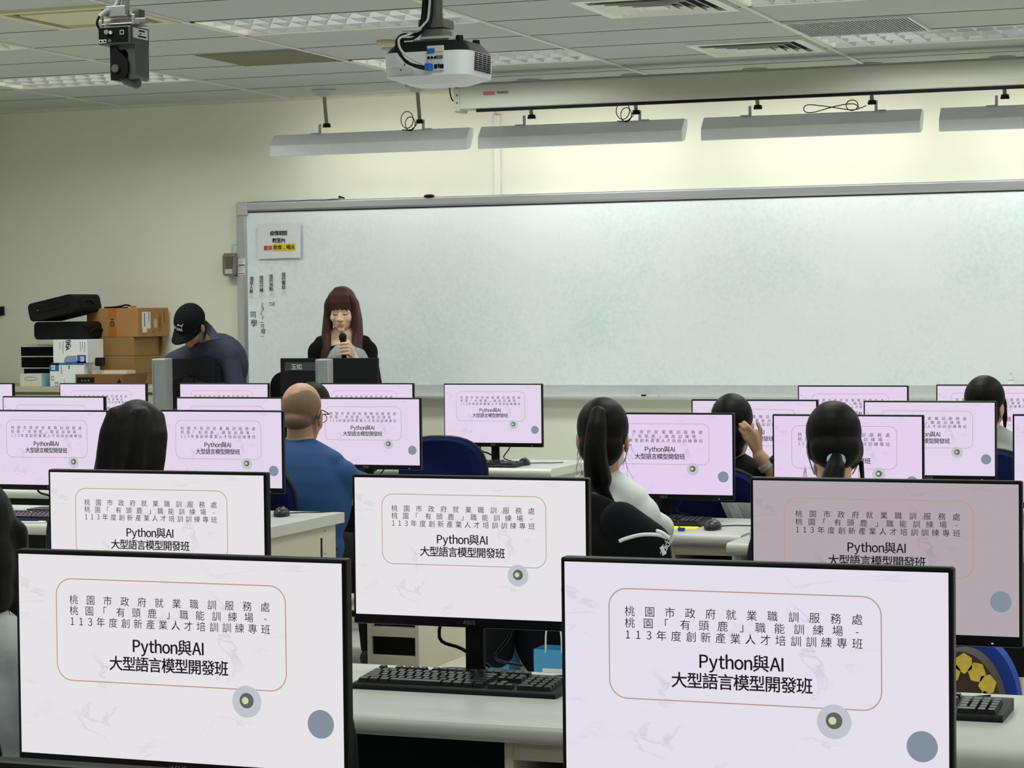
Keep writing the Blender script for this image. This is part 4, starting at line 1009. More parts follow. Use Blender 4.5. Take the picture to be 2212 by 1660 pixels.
g = MB(); g.box((w * 0.8, -0.0018, h * 0.06), (w * 0.9, -0.001, h * 0.27)); g.build('logo_badge', PAPER, t)
g = MB(); put_text(g, 'hp', w * 0.85, h * 0.165, 0.02, -0.0024, 0.0, 0.03, None, -PI / 2); g.build('logo_lettering', BLUE, t)
g = MB(); put_text(g, '96', w * 0.45, h * 0.83, 0.045, -0.0015, 0.02, 0.06, None, -PI / 2); put_text(g, 'A', w * 0.43, h * 0.62, 0.035, -0.0015, 0.02, 0.06, None, -PI / 2); g.build('lettering', INK, t)
g = MB()
for a_, z0_, z1_ in ((0.2, 0.6, 0.9), (0.29, 0.4, 0.92), (0.8, 0.5, 0.9), (0.86, 0.6, 0.92), (0.92, 0.45, 0.9)): g.box((w * a_, -0.0015, h * z0_), (w * (a_ + 0.012), -0.001, h * z1_))
g.build('print_lines', INKG, t)
p = at(182, 790, CY + 0.02)
tag(MB().box((p.x, CY + 0.045, zt_ + 0.0), (p.x + 0.05, CY + 0.10, zt_ + 0.055)).build('black_adapter', BLACKP, bevel=0.008), 'small black adapter wedged between toner cartons and plain cartons', 'adapter').location = (0.06, 0.0, -0.02)
# flat black boxes, paper on top
zz = ztop
BXS = [(52, 118, 795, 836, 'flat black box at the bottom of three, behind the tissue box'), (46, 118, 770, 793, 'flat black box with a white edge, middle of three'), (45, 116, 748, 768, 'flat black box with a white edge, top of three')]
for k, (a_, b_, y0, y1, lab) in enumerate(BXS):
    t, w, h, zz = carton('flat_box', lab, 'box', a_, b_, y0, y1, CY + 0.28, 0.26, BLACKM, 'flat black boxes', base=zz + 0.001)
    MB().box((-0.002, -0.003, h - 0.005), (w + 0.002, 0.262, h + 0.0015)).build('white_edge', PAPER, t)
    zz += 0.0015
p = at(50, 748, CY + 0.3); t = thing('paper_sheet', 'crumpled white sheet on the flat black boxes', 'paper', (p.x, CY + 0.3, zz))
g = MB()
for i in range(8):
    for j in range(5):
        def PQ(i, j): return (0.03 * i, 0.045 * j, 0.004 + 0.007 * abs(math.sin(i * 1.1 + j * 0.7)))
        g.quad(PQ(i, j), PQ(i + 1, j), PQ(i + 1, j + 1), PQ(i, j + 1))
g.build('sheet', PAPER, t)
# soft black projector bags
BAGM = mat('black_nylon', (14, 16, 20), 0.6, var=0.15, scale=60, bump=0.15)
def bag(label, p0, p1, Y, depth, rz, zb, h, pocket):
    a = at(*p0, Y); b = at(*p1, Y); w = (b.x - a.x)
    t = thing('equipment_bag', label, 'bag', (a.x, Y, zb), rz)
    m = MB(); m.prism(rrect(w / 2, h / 2, w, h, 0.03, 5), 0, depth, 'y'); m.build('body', BAGM, t, bevel=0.012, seg=3)
    if pocket:
        MB().prism(rrect(w * 0.5, h * 0.55, w * 0.72, h * 0.36, 0.01, 3), -0.004, 0.004, 'y').build('front_pocket', mat('black_nylon_dark', (10, 11, 14), 0.5), t, bevel=0.002)
        MB().box((w * 0.2, -0.006, h * 0.52), (w * 0.22, -0.003, h * 0.56)).build('zip_pull', GREYP, t)
    MB().tube([(w + 0.0, 0.08, h * 0.4), (w + 0.012, 0.12, h * 0.6), (w + 0.012, 0.2, h * 0.6), (w, 0.24, h * 0.4)], 0.007, 8).build('side_handle', BLACKP, t)
    return t
zb = max(zt2, zz + 0.012)
bag('black soft equipment bag squeezed under the tilted one', (74, 735), (180, 735), CY + 0.10, 0.3, 0.0, zb, 0.115, False)
o = bag('black soft equipment bag tilted on top of the pile', (66, 704), (166, 704), CY + 0.03, 0.33, 0.0, zb + 0.125, 0.118, True)
o.rotation_euler = (0, -0.2, 0.0); o.location.z += -0.012
# tissue box
a = at(43, 836, CY + 0.02); b = at(90, 836, CY + 0.02); zt3 = at(60, 808, CY + 0.02).z
t = thing('tissue_box', 'pale tissue box with a light blue side at the left end of the cabinet', 'tissue box', (a.x, CY + 0.02, ztop))
w, h = b.x - a.x, zt3 - ztop
MB().box((0, 0, 0), (w, 0.11, h)).build('body', mat('tissue_cream', (206, 206, 190), 0.6), t, bevel=0.002)
MB().box((w, 0.0, 0.0), (w + 0.001, 0.11, h)).build('blue_side', mat('tissue_blue', (150, 194, 206), 0.6), t)
g = MB(); ring(g, [(w * 0.5 + w * 0.3 * math.cos(2 * PI * k / 24), h * 0.62 + h * 0.15 * math.sin(2 * PI * k / 24)) for k in range(24)], 0.003, -0.001); g.build('oval_print', mat('tissue_print', (110, 140, 158), 0.7), t)

# ------------------------------------------------------------------ teacher monitors seen from behind, PC towers
def back_monitor(label, p0, p1, Y, m, tape=False):
    a = at(*p0, Y); b = at(*p1, Y); w = b.x - a.x; ztop_ = (a.z + b.z) / 2
    t = thing('teacher_monitor', label, 'monitor', (a.x, Y, DZ)); h = w * 0.6 if w < 0.5 else w * 0.58; z1 = ztop_ - DZ; z0 = z1 - h
    MB().box((0, 0, z0), (w, 0.03, z1)).build('housing', m, t, bevel=0.004)
    g = MB(); zm = z0 + h * 0.66; ze = z0 + h * 0.33
    f = [(0.01, z0 + 0.01), (w - 0.01, z0 + 0.01), (w - 0.01, ze), (w / 2, zm), (0.01, ze)]
    k = [(w * 0.1, z0 + 0.03), (w * 0.9, z0 + 0.03), (w * 0.9, ze - 0.02), (w / 2, zm - 0.012), (w * 0.1, ze - 0.02)]
    g.add([(x, 0, z) for x, z in f] + [(x, -0.028, z) for x, z in k], [(0, 1, 6, 5), (1, 2, 7, 6), (2, 3, 8, 7), (3, 4, 9, 8), (4, 0, 5, 9), (5, 6, 7, 8, 9)])
    g.build('back_cover', BLACKP, t, bevel=0.002)
    MB().box((w * 0.45, -0.075, 0.01), (w * 0.55, -0.05, z0 + h * 0.4)).build('stand_neck', BLACKP, t, bevel=0.004)
    MB().cyl((w * 0.62, -0.06, z0 + h * 0.42), (w * 0.62, -0.02, z0 + h * 0.42), 0.035, 0.03, n=18).build('tilt_knob', mat('satin_black', (34, 35, 40), 0.25), t)
    MB().prism(rrect(w / 2, 0.0, 0.24, 0.2, 0.05, 5), 0.0, 0.012, 'z').build('stand_base', BLACKP, t)
    if tape:
        g = MB().box((w * 0.05, -0.0015, z1 - 0.075), (w * 0.37, 0, z1 - 0.025)); tp = g.build('tape_label', mat('grey_tape', (58, 60, 64), 0.35), t)
        g = MB(); put_text(g, '玉如', w * 0.17, z1 - 0.052, 0.036, -0.0025, 0.0); g.build('handwriting', PAPER, tp)
    return t
back_monitor('black monitor back beside the grey tower, in front of the man in the cap', (336, 776), (463, 775), 12.36, mat('monitor_back', (20, 21, 24), 0.55))
back_monitor('wide black monitor back with a name tape, in front of the woman with the microphone', (605, 775), (815, 773), 12.36, mat('monitor_back', (20, 21, 24), 0.55), True)
def tower(label, p0, p1, Y, depth):
    a = at(*p0, Y); b = at(p1[0], p0[1], Y); h = a.z - DZ; w = b.x - a.x
    t = thing('pc_tower', label, 'computer tower', (a.x, Y, DZ), 0.3, group='grey computer towers on the teacher desk')
    MB().box((0, 0, 0), (w, depth, h)).build('case', mat('tower_silver', (176, 180, 182), 0.4, metal=0.2), t, bevel=0.004)
    f = MB().box((0.002, -0.006, 0.004), (w - 0.002, 0, h - 0.004)).build('front_panel', mat('tower_grey', (138, 144, 148), 0.4), t, bevel=0.003)
    MB().box((w * 0.14, -0.007, 0.03), (w * 0.17, -0.0055, h - 0.03)).build('groove', DKGREY, f)
    return t
tower('grey computer tower standing beside the cartons', (328, 776), (353, 884), 11.95, 0.22)
tower('grey computer tower standing before the monitor with the name tape', (681, 777), (706, 835), 11.95, 0.22)
# high-backed black chair behind the bald man's head
p = at(597, 803, 12.98)
t = thing('teacher_chair', 'black chair behind the woman with the microphone, mostly hidden by the monitor back', 'chair', (p.x + 0.24, 12.93, 0), PI)
m = MB(); m.prism(rrect(0, p.z - 0.25, 0.48, 0.5, 0.09, 6), -0.04, 0.04, 'y'); m.build('backrest', BLACKM, t, bevel=0.03, seg=4)
MB().prism(rrect(0, 0.22, 0.46, 0.4, 0.08, 5), 0.42, 0.5, 'z').build('seat', BLACKM, t, bevel=0.03, seg=3)
MB().cyl((0, 0.22, 0.08), (0, 0.22, 0.42), 0.03, n=12).box((-0.03, 0.0, 0.36), (0.03, 0.04, 0.6)).build('post', DKGREY, t)
for k in range(5):
    a_ = 2 * PI * k / 5; l = MB().tube([(0, 0.22, 0.1), (0.25 * math.cos(a_), 0.22 + 0.25 * math.sin(a_), 0.065)], 0.02, 8, 0.014).build('leg', BLACKP, t)
    MB().ell((0.25 * math.cos(a_), 0.22 + 0.25 * math.sin(a_), 0.03), (0.03, 0.03, 0.03), nu=12, nv=8).build('caster', BLACKP, l)

# ------------------------------------------------------------------ small things on desks and floor
p = at(2183, 832, 13.33)
t = thing('spray_bottle', 'white bottle with a blue label standing on the whiteboard tray', 'bottle', (p.x, WALL_Y - 0.078, BZ0 - 0.05))
zt_ = at(2183, 803, 13.34).z - (BZ0 - 0.05)
MB().lathe([(0, 0), (0.027, 0), (0.028, 0.01), (0.028, zt_ * 0.52), (0.018, zt_ * 0.64), (0.012, zt_ * 0.66), (0, zt_ * 0.66)]).build('body', PAPER, t)
MB().lathe([(0.0283, zt_ * 0.15), (0.0285, zt_ * 0.15), (0.0285, zt_ * 0.44), (0.0283, zt_ * 0.44)]).build('label_band', mat('label_blue', (70, 84, 140), 0.5), t)
MB().lathe([(0, zt_ * 0.66), (0.015, zt_ * 0.66), (0.015, zt_ * 0.76), (0.006, zt_ * 0.79), (0.006, zt_ * 0.93), (0.009, zt_ * 0.94), (0.009, zt_), (0, zt_)]).build('pump_cap', WHITEP, t)
x, y = onto_desk(1445, 1143)
t = thing('sticky_note', 'bright yellow paper lying on the desk beside the mouse', 'note', (x - 0.045, y - 0.02, DZ), 0.2)
MB().box((0, 0, 0), (0.15, 0.1, 0.0015)).build('sheet', mat('neon_yellow', (236, 232, 30), 0.7), t)
x, y = onto_desk(1472, 1149)
t = thing('binder_clip', 'small blue clip at the corner of the yellow paper', 'clip', (x, y, DZ + 0.002))
MB().box((-0.012, -0.008, 0), (0.012, 0.008, 0.012)).build('body', mat('clip_blue', (40, 60, 150), 0.4), t, bevel=0.002)
MB().tube([(-0.005, 0, 0.012), (-0.02, 0.01, 0.022), (-0.03, 0.02, 0.018)], 0.0016, 6).build('wire', BLACKP, t)
x, y = onto_desk(62, 1128)
t = thing('magazine', 'open dark blue magazine on the desk at the left edge', 'magazine', (x - 0.1, y - 0.10, DZ), 0.25)
g = MB(); g.box((-0.1, 0, 0), (0.2, 0.2, 0.006)); g.build('pages', PAPER, t); MB().box((-0.09, 0.03, 0.006), (0.17, 0.19, 0.0066)).build('picture_print', mat('magazine_print', (50, 52, 110), 0.3, var=0.8, scale=14), t)
# paper bags by the ponytail woman's chair
def paper_bag(label, p0, p1, Y, text):
    a = at(*p0, Y); b = at(*p1, Y)
    t = thing('paper_bag', label, 'paper bag', (a.x, Y, 0), 0.0, 'sky blue paper bags'); w, h = b.x - a.x, (a.z + b.z) / 2
    g = MB(); d = 0.1
    g.quad((0, 0, 0), (w, 0, 0), (w, 0, h), (0, 0, h)).quad((w, 0, 0), (w, d, 0), (w, d, h), (w, 0, h)).quad((w, d, 0), (0, d, 0), (0, d, h), (w, d, h)).quad((0, d, 0), (0, 0, 0), (0, 0, h), (0, d, h)).quad((0, 0, 0), (0, d, 0), (w, d, 0), (w, 0, 0))
    o = g.build('bag_body', mat('sky_blue_paper', (72, 158, 212), 0.5, var=0.04), t); o.modifiers.new('thick', 'SOLIDIFY').thickness = 0.001
    if text:
        g = MB(); g.box((0.03, -0.0015, h - 0.07), (0.1, -0.001, h - 0.058)).box((0.03, -0.0015, h - 0.09), (0.08, -0.001, h - 0.084)); g.build('white_print', PAPER, t)
    h_ = MB(); h_.tube([(w * 0.3, 0.002, h - 0.01), (w * 0.35, 0.0, h + 0.07), (w * 0.65, 0.0, h + 0.07), (w * 0.7, 0.002, h - 0.01)], 0.003, 6); h_.build('handle', WHITEP, t)
    return t
paper_bag('sky blue paper bag seen left of the monitor stand gap', (1030, 1376), (1100, 1382), 6.75, False)
paper_bag('sky blue paper bag with white print next to the dark jacket', (1152, 1402), (1240, 1408), 6.62, True)
t = thing('tote_bag', 'round brown bag with a yellow patchwork print, behind the biggest monitor', 'bag', (at(2075, 1500, 6.5).x, 6.5, 0.0))
zc = at(2075, 1408, 6.5).z
m = MB(); R_ = 0.15
m.prism([(0.12 * math.cos(PI * k / 22), zc - 0.2 + 0.2 * math.sin(PI * k / 22)) for k in range(23)] + [(-0.13, 0.0), (0.13, 0.0)], 0, 0.1, 'y'); m.build('body', mat('brown_canvas', (62, 46, 36), 0.85), t, bevel=0.02, seg=3)
yp = mat('yellow_print', (216, 186, 70), 0.8, var=0.25, scale=40)
for k in range(9):
    a_ = 2 * PI * k / 9 + 0.2; r_ = 0.055 if k % 2 else 0.065
    cx, cz = 0.012 + r_ * math.cos(a_), zc - 0.105 + 1.1 * r_ * math.sin(a_)
    MB().prism([(cx + 0.026 * math.cos(a_ + 2 * PI * j / 6), cz + 0.03 * math.sin(a_ + 2 * PI * j / 6)) for j in range(6)], -0.003, 0.001, 'y').build('yellow_patch', yp, t, bevel=0.002)
t2 = thing('blue_bag', 'plain blue bag standing behind the brown patchwork bag', 'bag', (at(2105, 1500, 6.6).x, 6.66, 0))
m = MB(); m.prism([(0.13 * math.cos(PI * k / 22) - 0.012, zc - 0.185 + 0.2 * math.sin(PI * k / 22)) for k in range(23)] + [(-0.142, 0.0), (0.125, 0.0)], 0.0, 0.08, 'y'); m.build('body', mat('royal_blue_fabric', (22, 62, 160), 0.8), t2, bevel=0.015, seg=3)

# chairs in view
x = at(958, 1000, 10.2).x; chair(x, 10.42, 0.0, 'empty navy chair with a black rim before the lone front row monitor')
x = at(505, 1640, 3.62).x; chair(x, 3.86, 0.0, 'navy chair pushed in behind the big bottom left monitor, only its edge seen')
# ------------------------------------------------------------------ people
def Rmat(yaw=0.0, pitch=0.0, roll=0.0):
    """head turn: yaw left positive, pitch down positive, roll"""
    return Matrix.Rotation(yaw, 3, 'Z') @ Matrix.Rotation(-pitch, 3, 'X') @ Matrix.Rotation(roll, 3, 'Y')
def head_shapes(mb, c, R, k=1.0):
    M4 = Matrix.Translation(c) @ R.to_4x4() @ Matrix.Scale(k, 4)
    def e(p, r): mb.ell(p, r, M4)
    def cp(p, q, r0, r1=None): mb.cap(M4 @ V(p), M4 @ V(q), r0 * k, (r1 or r0) * k)
    e((0, -0.012, 0.042), (0.075, 0.093, 0.086)); e((0, 0.028, -0.02), (0.063, 0.060, 0.085)); e((0, 0.028, -0.066), (0.052, 0.05, 0.042))
    e((0, 0.064, -0.096), (0.021, 0.018, 0.017)); cp((-0.036, 0.074, 0.026), (0.036, 0.074, 0.026), 0.013)
    for s in (-1, 1):
        e((s * 0.037, 0.053, -0.026), (0.026, 0.027, 0.03)); e((s * 0.031, 0.073, 0.004), (0.015, 0.013, 0.0105))
        e((s * 0.0125, 0.093, -0.034), (0.008, 0.009, 0.0075)); e((s * 0.079, -0.01, -0.006), (0.0085, 0.02, 0.032)); e((s * 0.076, -0.004, -0.03), (0.007, 0.011, 0.014))
    cp((0, 0.084, 0.012), (0, 0.101, -0.029), 0.007, 0.0115)
    cp((-0.017, 0.081, -0.058), (0.017, 0.081, -0.058), 0.0062); cp((-0.014, 0.081, -0.067), (0.014, 0.081, -0.067), 0.0068)
    return M4
def face_parts(t, M4, lipm, k=1.0, closed=False, brow=HAIR):
    g = MB(); g.cap(M4 @ V((-0.016, 0.0835, -0.06)), M4 @ V((0.016, 0.0835, -0.06)), 0.0042); g.cap(M4 @ V((-0.011, 0.085, -0.068)), M4 @ V((0.011, 0.085, -0.068)), 0.0052); g.cap(M4 @ V((-0.004, 0.086, -0.0592)), M4 @ V((0.004, 0.086, -0.0592)), 0.0042); g.build('lips', lipm, t)
    for s in (-1, 1):
        g = MB(); g.tube([M4 @ V((s * (0.014 + 0.033 * q), 0.0885 - 0.016 * q * q, 0.026 + 0.006 * math.sin(q * 2.2))) for q in (0, 0.25, 0.5, 0.75, 1.0)], 0.0024, 6, 0.0014); g.build('eyebrow', brow, t)
        if closed:
            g = MB(); g.tube([M4 @ V((s * (0.017 + 0.029 * q), 0.0865 - 0.013 * q * q - 0.001, -0.001 - 0.0035 * math.sin(q * PI))) for q in (0, 0.2, 0.4, 0.6, 0.8, 1.0)], 0.0017, 6, 0.0015); g.build('eyelashes', INK, t)
        else:
            g = MB(); g.ell((s * 0.031, 0.0795, 0.004), (0.0115, 0.008, 0.0055), M4); e = g.build('eye', PAPER, t)
            g = MB(); g.ell((s * 0.031, 0.0862, 0.004), (0.005, 0.002, 0.005), M4); g.build('iris', INK, e)
def hand(mb, w, f, n, thumb, curl=(0.3, 0.3, 0.35, 0.4), spread=0.08, k=1.0):
    """five-fingered hand: w wrist, f finger direction, n palm normal, thumb side vector"""
    f = V(f).normalized(); n = V(n); n = (n - f * n.dot(f)).normalized(); th = V(thumb); th = (th - f * th.dot(f) - n * th.dot(n)).normalized(); w = V(w)
    offs = (0.027, 0.009, -0.009, -0.026); lens = (0.070, 0.078, 0.072, 0.056); base = (0.086, 0.088, 0.084, 0.076)
    for i in range(4):
        b = w + (f * base[i] + th * offs[i]) * k
        mb.cap(w + th * offs[i] * 0.5 * k, b, 0.0155 * k, 0.0115 * k, 10)
        d = (f + th * (1.5 - i) * spread).normalized(); p = b; a = 0.0
        for q, fr in enumerate((0.44, 0.31, 0.25)):
            a += curl[i] * (0.8, 1.1, 0.8)[q]
            dd = d * math.cos(a) + n * math.sin(a); p2 = p + dd * lens[i] * fr * k
            mb.cap(p, p2, (0.0093 - 0.0011 * q) * k, (0.0085 - 0.0011 * q) * k, 10); p = p2
    mb.cap(w + f * 0.03 * k + th * 0.016 * k, w + (f * 0.062 + th * 0.042 + n * 0.008) * k, 0.0145 * k, 0.0105 * k, 10)
    mb.cap(w + (f * 0.062 + th * 0.042 + n * 0.008) * k, w + (f * 0.098 + th * 0.052 + n * 0.014) * k, 0.0105 * k, 0.008 * k, 10)
def torso(mb, hip, neck, wd, k=0.0, belly=0.0, low=False):
    ax = (neck - hip); L = ax.length; d = ax.normalized(); side = V((1, 0, 0))
    R = Matrix((side, d.cross(side).normalized(), d)).transposed().to_4x4()
    def e(h, y, r): mb.ell((0, 0, 0), r, Matrix.Translation(hip + d * h + V((0, y, 0))) @ R)
    e(0.02, 0, (0.165 * wd + k, 0.125 + k + belly * 0.5, 0.12 + k)); e(L * 0.38, 0.005, (0.135 * wd + k, 0.105 + k + belly, 0.17)); e(L * 0.62, 0, (0.158 * wd + k, 0.108 + k, 0.17))
    if wd > 1.2: e(L * 0.5, -0.01, (0.185 * wd + k, 0.115 + k + belly, 0.27)); e(L * 0.76, -0.01, (0.175 * wd + k, 0.095 + k, 0.13))
    sh = neck - d * 0.075
    for s in (-1, 1):
        mb.cap(sh + (V((s * 0.08, -0.02, -0.01)) if low else V((0, 0, 0))), sh + V((s * 0.13 * wd, 0, -0.008)), 0.068 + k, 0.054 + k); mb.ell(sh + V((s * 0.162 * wd, 0.0, -0.034)), (0.047 + k, 0.055 + k, 0.062 + k))
        if low: mb.cap(neck + V((s * 0.075, -0.03, -0.02)), sh + V((s * 0.12 * wd, -0.01, 0.02)), 0.035, 0.05 + k); continue
        mb.cap(neck + d * 0.02, sh + V((s * 0.12 * wd, -0.01, 0.02)), 0.048 + k * 0.6, 0.05 + k)
    return sh
def person(label, px, py, Y, rz=0.0, lean=0.12, wd=1.0, hy=0.0, hp=0.0, hr=0.0, skin=SKIN, shirt=None, sleeve='short', hair=None, arms=None, extra=None, stand=None,
           voxel=0.0065, headk=1.0, trousers=None, belly=0.0, body_dx=0.0, neck_back=0.02, face='open', collar=True, group=None):
    tp = at(px, py, Y)
    hc_z = tp.z - 0.140 * headk
    cz, sz = math.cos(rz), math.sin(rz)
    hipz = 0.55 if stand is None else stand
    tl = hc_z - 0.145 - hipz
    fy = math.sin(lean) * tl                      # the head leans this far in front of the hips
    loc = V((tp.x, Y, 0)) - V((-sz * fy, cz * fy, 0)) + V((body_dx * cz, body_dx * sz, 0))
    t = thing('person', label, 'person', loc, rz, group)
    hip = V((0, 0, hipz)); neck = V((0, fy - neck_back, hc_z - 0.145)); hc = V((-body_dx, fy, hc_z)); R = Rmat(hy, hp, hr)
    body = MB(); sh = torso(body, hip, neck, wd, 0, belly)
    M4 = head_shapes(body, hc, R, headk)
    body.cap(neck - V((0, 0, 0.02)), M4 @ V((0, -0.022, -0.05)), 0.056 * (0.9 + 0.1 * wd), 0.054)
    S = {s: sh + V((s * 0.162 * wd, 0, -0.04)) for s in (-1, 1)}
    if arms is None:
        arms = {s: (V((s * (0.235 * wd + 0.01), S[s].y + 0.14, 0.80)), V((s * 0.16, S[s].y + 0.36, DZ + 0.05)), 'desk') for s in (-1, 1)}
    else: arms = arms(t, S)
    for s, (el, wr, mode) in arms.items():
        body.cap(S[s], el, 0.047, 0.04); body.cap(el, wr, 0.039, 0.026)
        if mode == 'desk': hand(body, wr, V((-s * 0.15, 1, -0.1)), V((0, 0, -1)), V((-s, 0, 0)))
        elif mode == 'down': hand(body, wr, V((0, 0.25, -1)), V((-s, 0, 0)), V((0, 1, 0.2)))
        elif callable(mode): mode(body, wr, s)
    lg = MB()
    for s in (-1, 1):
        if stand is None:
            kn = V((s * 0.11, 0.42, 0.52)); an = V((s * 0.12, 0.46, 0.09))
        else:
            kn = V((s * 0.10, 0.02, hipz * 0.53)); an = V((s * 0.11, 0.0, 0.09))
        h0 = hip + V((s * 0.09, 0, 0.0 if stand is None else -0.02))
        for (m_, k_) in ((body, 0.0), (lg, 0.012)):
            m_.cap(h0, kn, 0.078 + k_, 0.056 + k_); m_.cap(kn, an, 0.053 + k_, 0.036 + k_ * 1.5)
        body.cap(an + V((0, -0.02, -0.045)), an + V((0, 0.14, -0.06)), 0.036, 0.028)
        sho = MB(); sho.cap(an + V((0, -0.03, -0.045)), an + V((0, 0.13, -0.055)), 0.044, 0.035); sho.ell(an + V((0, 0.06, -0.075)), (0.05, 0.13, 0.016))
        sho = blob('shoe', sho, 0.008, mat('dark_shoe', (34, 34, 38), 0.6), t, 2)
    lg.ell(hip + V((0, 0, 0.02)), (0.165 * wd + 0.012, 0.137 + belly * 0.5, 0.12))
    blob('body', body, voxel, skin, t, 4 if voxel < 0.0045 else 2)
    blob('trousers', lg, 0.011, trousers or mat('dark_trousers', (26, 27, 32), 0.85), t, 3)
    st = MB(); torso(st, hip, neck, wd, 0.013, belly, not collar)
    for s, (el, wr, mode) in arms.items():
        if sleeve == 'short': st.cap(S[s], S[s].lerp(el, 0.85), 0.056, 0.057)
        elif sleeve == 'half': st.cap(S[s], el, 0.054, 0.05); st.cap(el, el.lerp(wr, 0.2), 0.048, 0.046)
        else: st.cap(S[s], el, 0.054, 0.048); st.cap(el, el.lerp(wr, 0.9), 0.046, 0.036)
    if collar: st.cap(neck + V((0, -0.005, -0.03)), neck + V((0, 0.0, 0.012)), 0.066, 0.064)
    blob('shirt', st, max(voxel * 1.2, 0.007), shirt or mat('grey_shirt', (150, 152, 156), 0.85), t, 12)
    if face: face_parts(t, M4, mat('lips', (190, 122, 112), 0.5), headk, face == 'closed')
    if hair: hair(t, M4, headk)
    if extra: extra(t, M4, S, neck, hip)
    return t, M4
def hcap(g, M4, k=1.0, grow=0.0):
    g.ell((0, -0.018, 0.046), (0.086 + grow, 0.100 + grow, 0.098 + grow), M4)
def strand(g, M4, pts, r0, r1=None): 
    P = [M4 @ V(p) for p in pts]; n = len(P) - 1; r1 = r0 if r1 is None else r1
    for i in range(n): g.cap(P[i], P[i + 1], r0 + (r1 - r0) * i / n, r0 + (r1 - r0) * (i + 1) / n, 10)
def wisps(t, M4, base, n, spread, drop, seed=1, m=HAIR, r=0.0007):
    rnd = random.Random(seed); g = MB()
    for k in range(n):
        p = V(rnd.choice(base)) + V((rnd.uniform(-1, 1), rnd.uniform(-1, 1), rnd.uniform(-1, 1))) * 0.012
        q = p + V((rnd.uniform(-1, 1) * spread, rnd.uniform(-0.5, 0.5) * spread, -drop * rnd.uniform(0.4, 1)))
        md = p.lerp(q, 0.5) + V((rnd.uniform(-1, 1), rnd.uniform(-1, 1), 0)) * spread * 0.6
        g.tube([M4 @ (p * (1 - u) ** 2 + md * 2 * u * (1 - u) + q * u * u) for u in [k_ / 9.0 for k_ in range(10)]], r, 5, r * 0.4)
    return tag(g.build('stray_hair', m, t), kind='stuff')

# --- woman at the left edge
def hair_bob(t, M4, k):
    g = MB(); hcap(g, M4); g.ell((0, -0.03, -0.03), (0.1, 0.09, 0.12), M4); g.ell((0, -0.03, -0.08), (0.098, 0.085, 0.08), M4)
    for s in (-1, 1): strand(g, M4, [(s * 0.07, 0.03, 0.03), (s * 0.082, 0.025, -0.06), (s * 0.072, 0.03, -0.14)], 0.03, 0.014)
    blob('hair', g, 0.006, HAIR, t, 10); wisps(t, M4, [(0.09, -0.02, -0.12), (0.07, -0.06, -0.13), (0.085, 0.02, -0.12)], 26, 0.025, 0.05, 3)
person('person with black chin-length hair and a pale grey top at the left edge', -62, 1030, 3.72, 0.0, 0.16, 1.0, 0.1, 0.1, shirt=mat('pale_grey_top', (176, 182, 186), 0.85, bump=0.2, scale=60), hair=hair_bob, sleeve='short')
chair(at(-62, 1500, 3.6).x, 3.56, 0.0, 'navy chair of the person at the left edge')

# --- long-haired woman
def hair_long(t, M4, k):
    g = MB(); hcap(g, M4, 1, 0.004)
    for s in (-1, 1):
        for q in range(5):
            strand(g, M4, [(s * 0.05, 0.03 - q * 0.03, 0.085), (s * (0.082 - q * 0.005), 0.01 - q * 0.03, 0.02), (s * (0.094 - q * 0.008), -0.01 - q * 0.028, -0.06), (s * (0.105 - q * 0.014) - 0.004, -0.04 - q * 0.022, -0.18), (s * (0.115 - q * 0.02) - 0.016, -0.06 - q * 0.018, -0.34), (s * (0.105 - q * 0.02) - 0.026, -0.07 - q * 0.018, -0.45)], 0.03, 0.026)
    for x in (-0.06, -0.03, 0.0, 0.03, 0.06): strand(g, M4, [(x * 0.8, -0.07, 0.085), (x, -0.095, 0.02), (x * 1.2, -0.108, -0.1), (x * 1.4 - 0.01, -0.118, -0.3), (x * 1.4 - 0.02, -0.12, -0.46)], 0.036, 0.03)
    blob('hair', g, 0.007, HAIR, t, 9)
person('person with long straight black hair seen from behind between two monitors', 300, 868, 7.2, 0.0, 0.14, 0.98, -0.12, 0.12, shirt=mat('dark_top', (40, 42, 50), 0.85), hair=hair_long, sleeve='long')
chair(at(296, 1100, 7.1).x, 7.1, 0.0, 'navy chair of the long-haired person, hidden behind monitors')

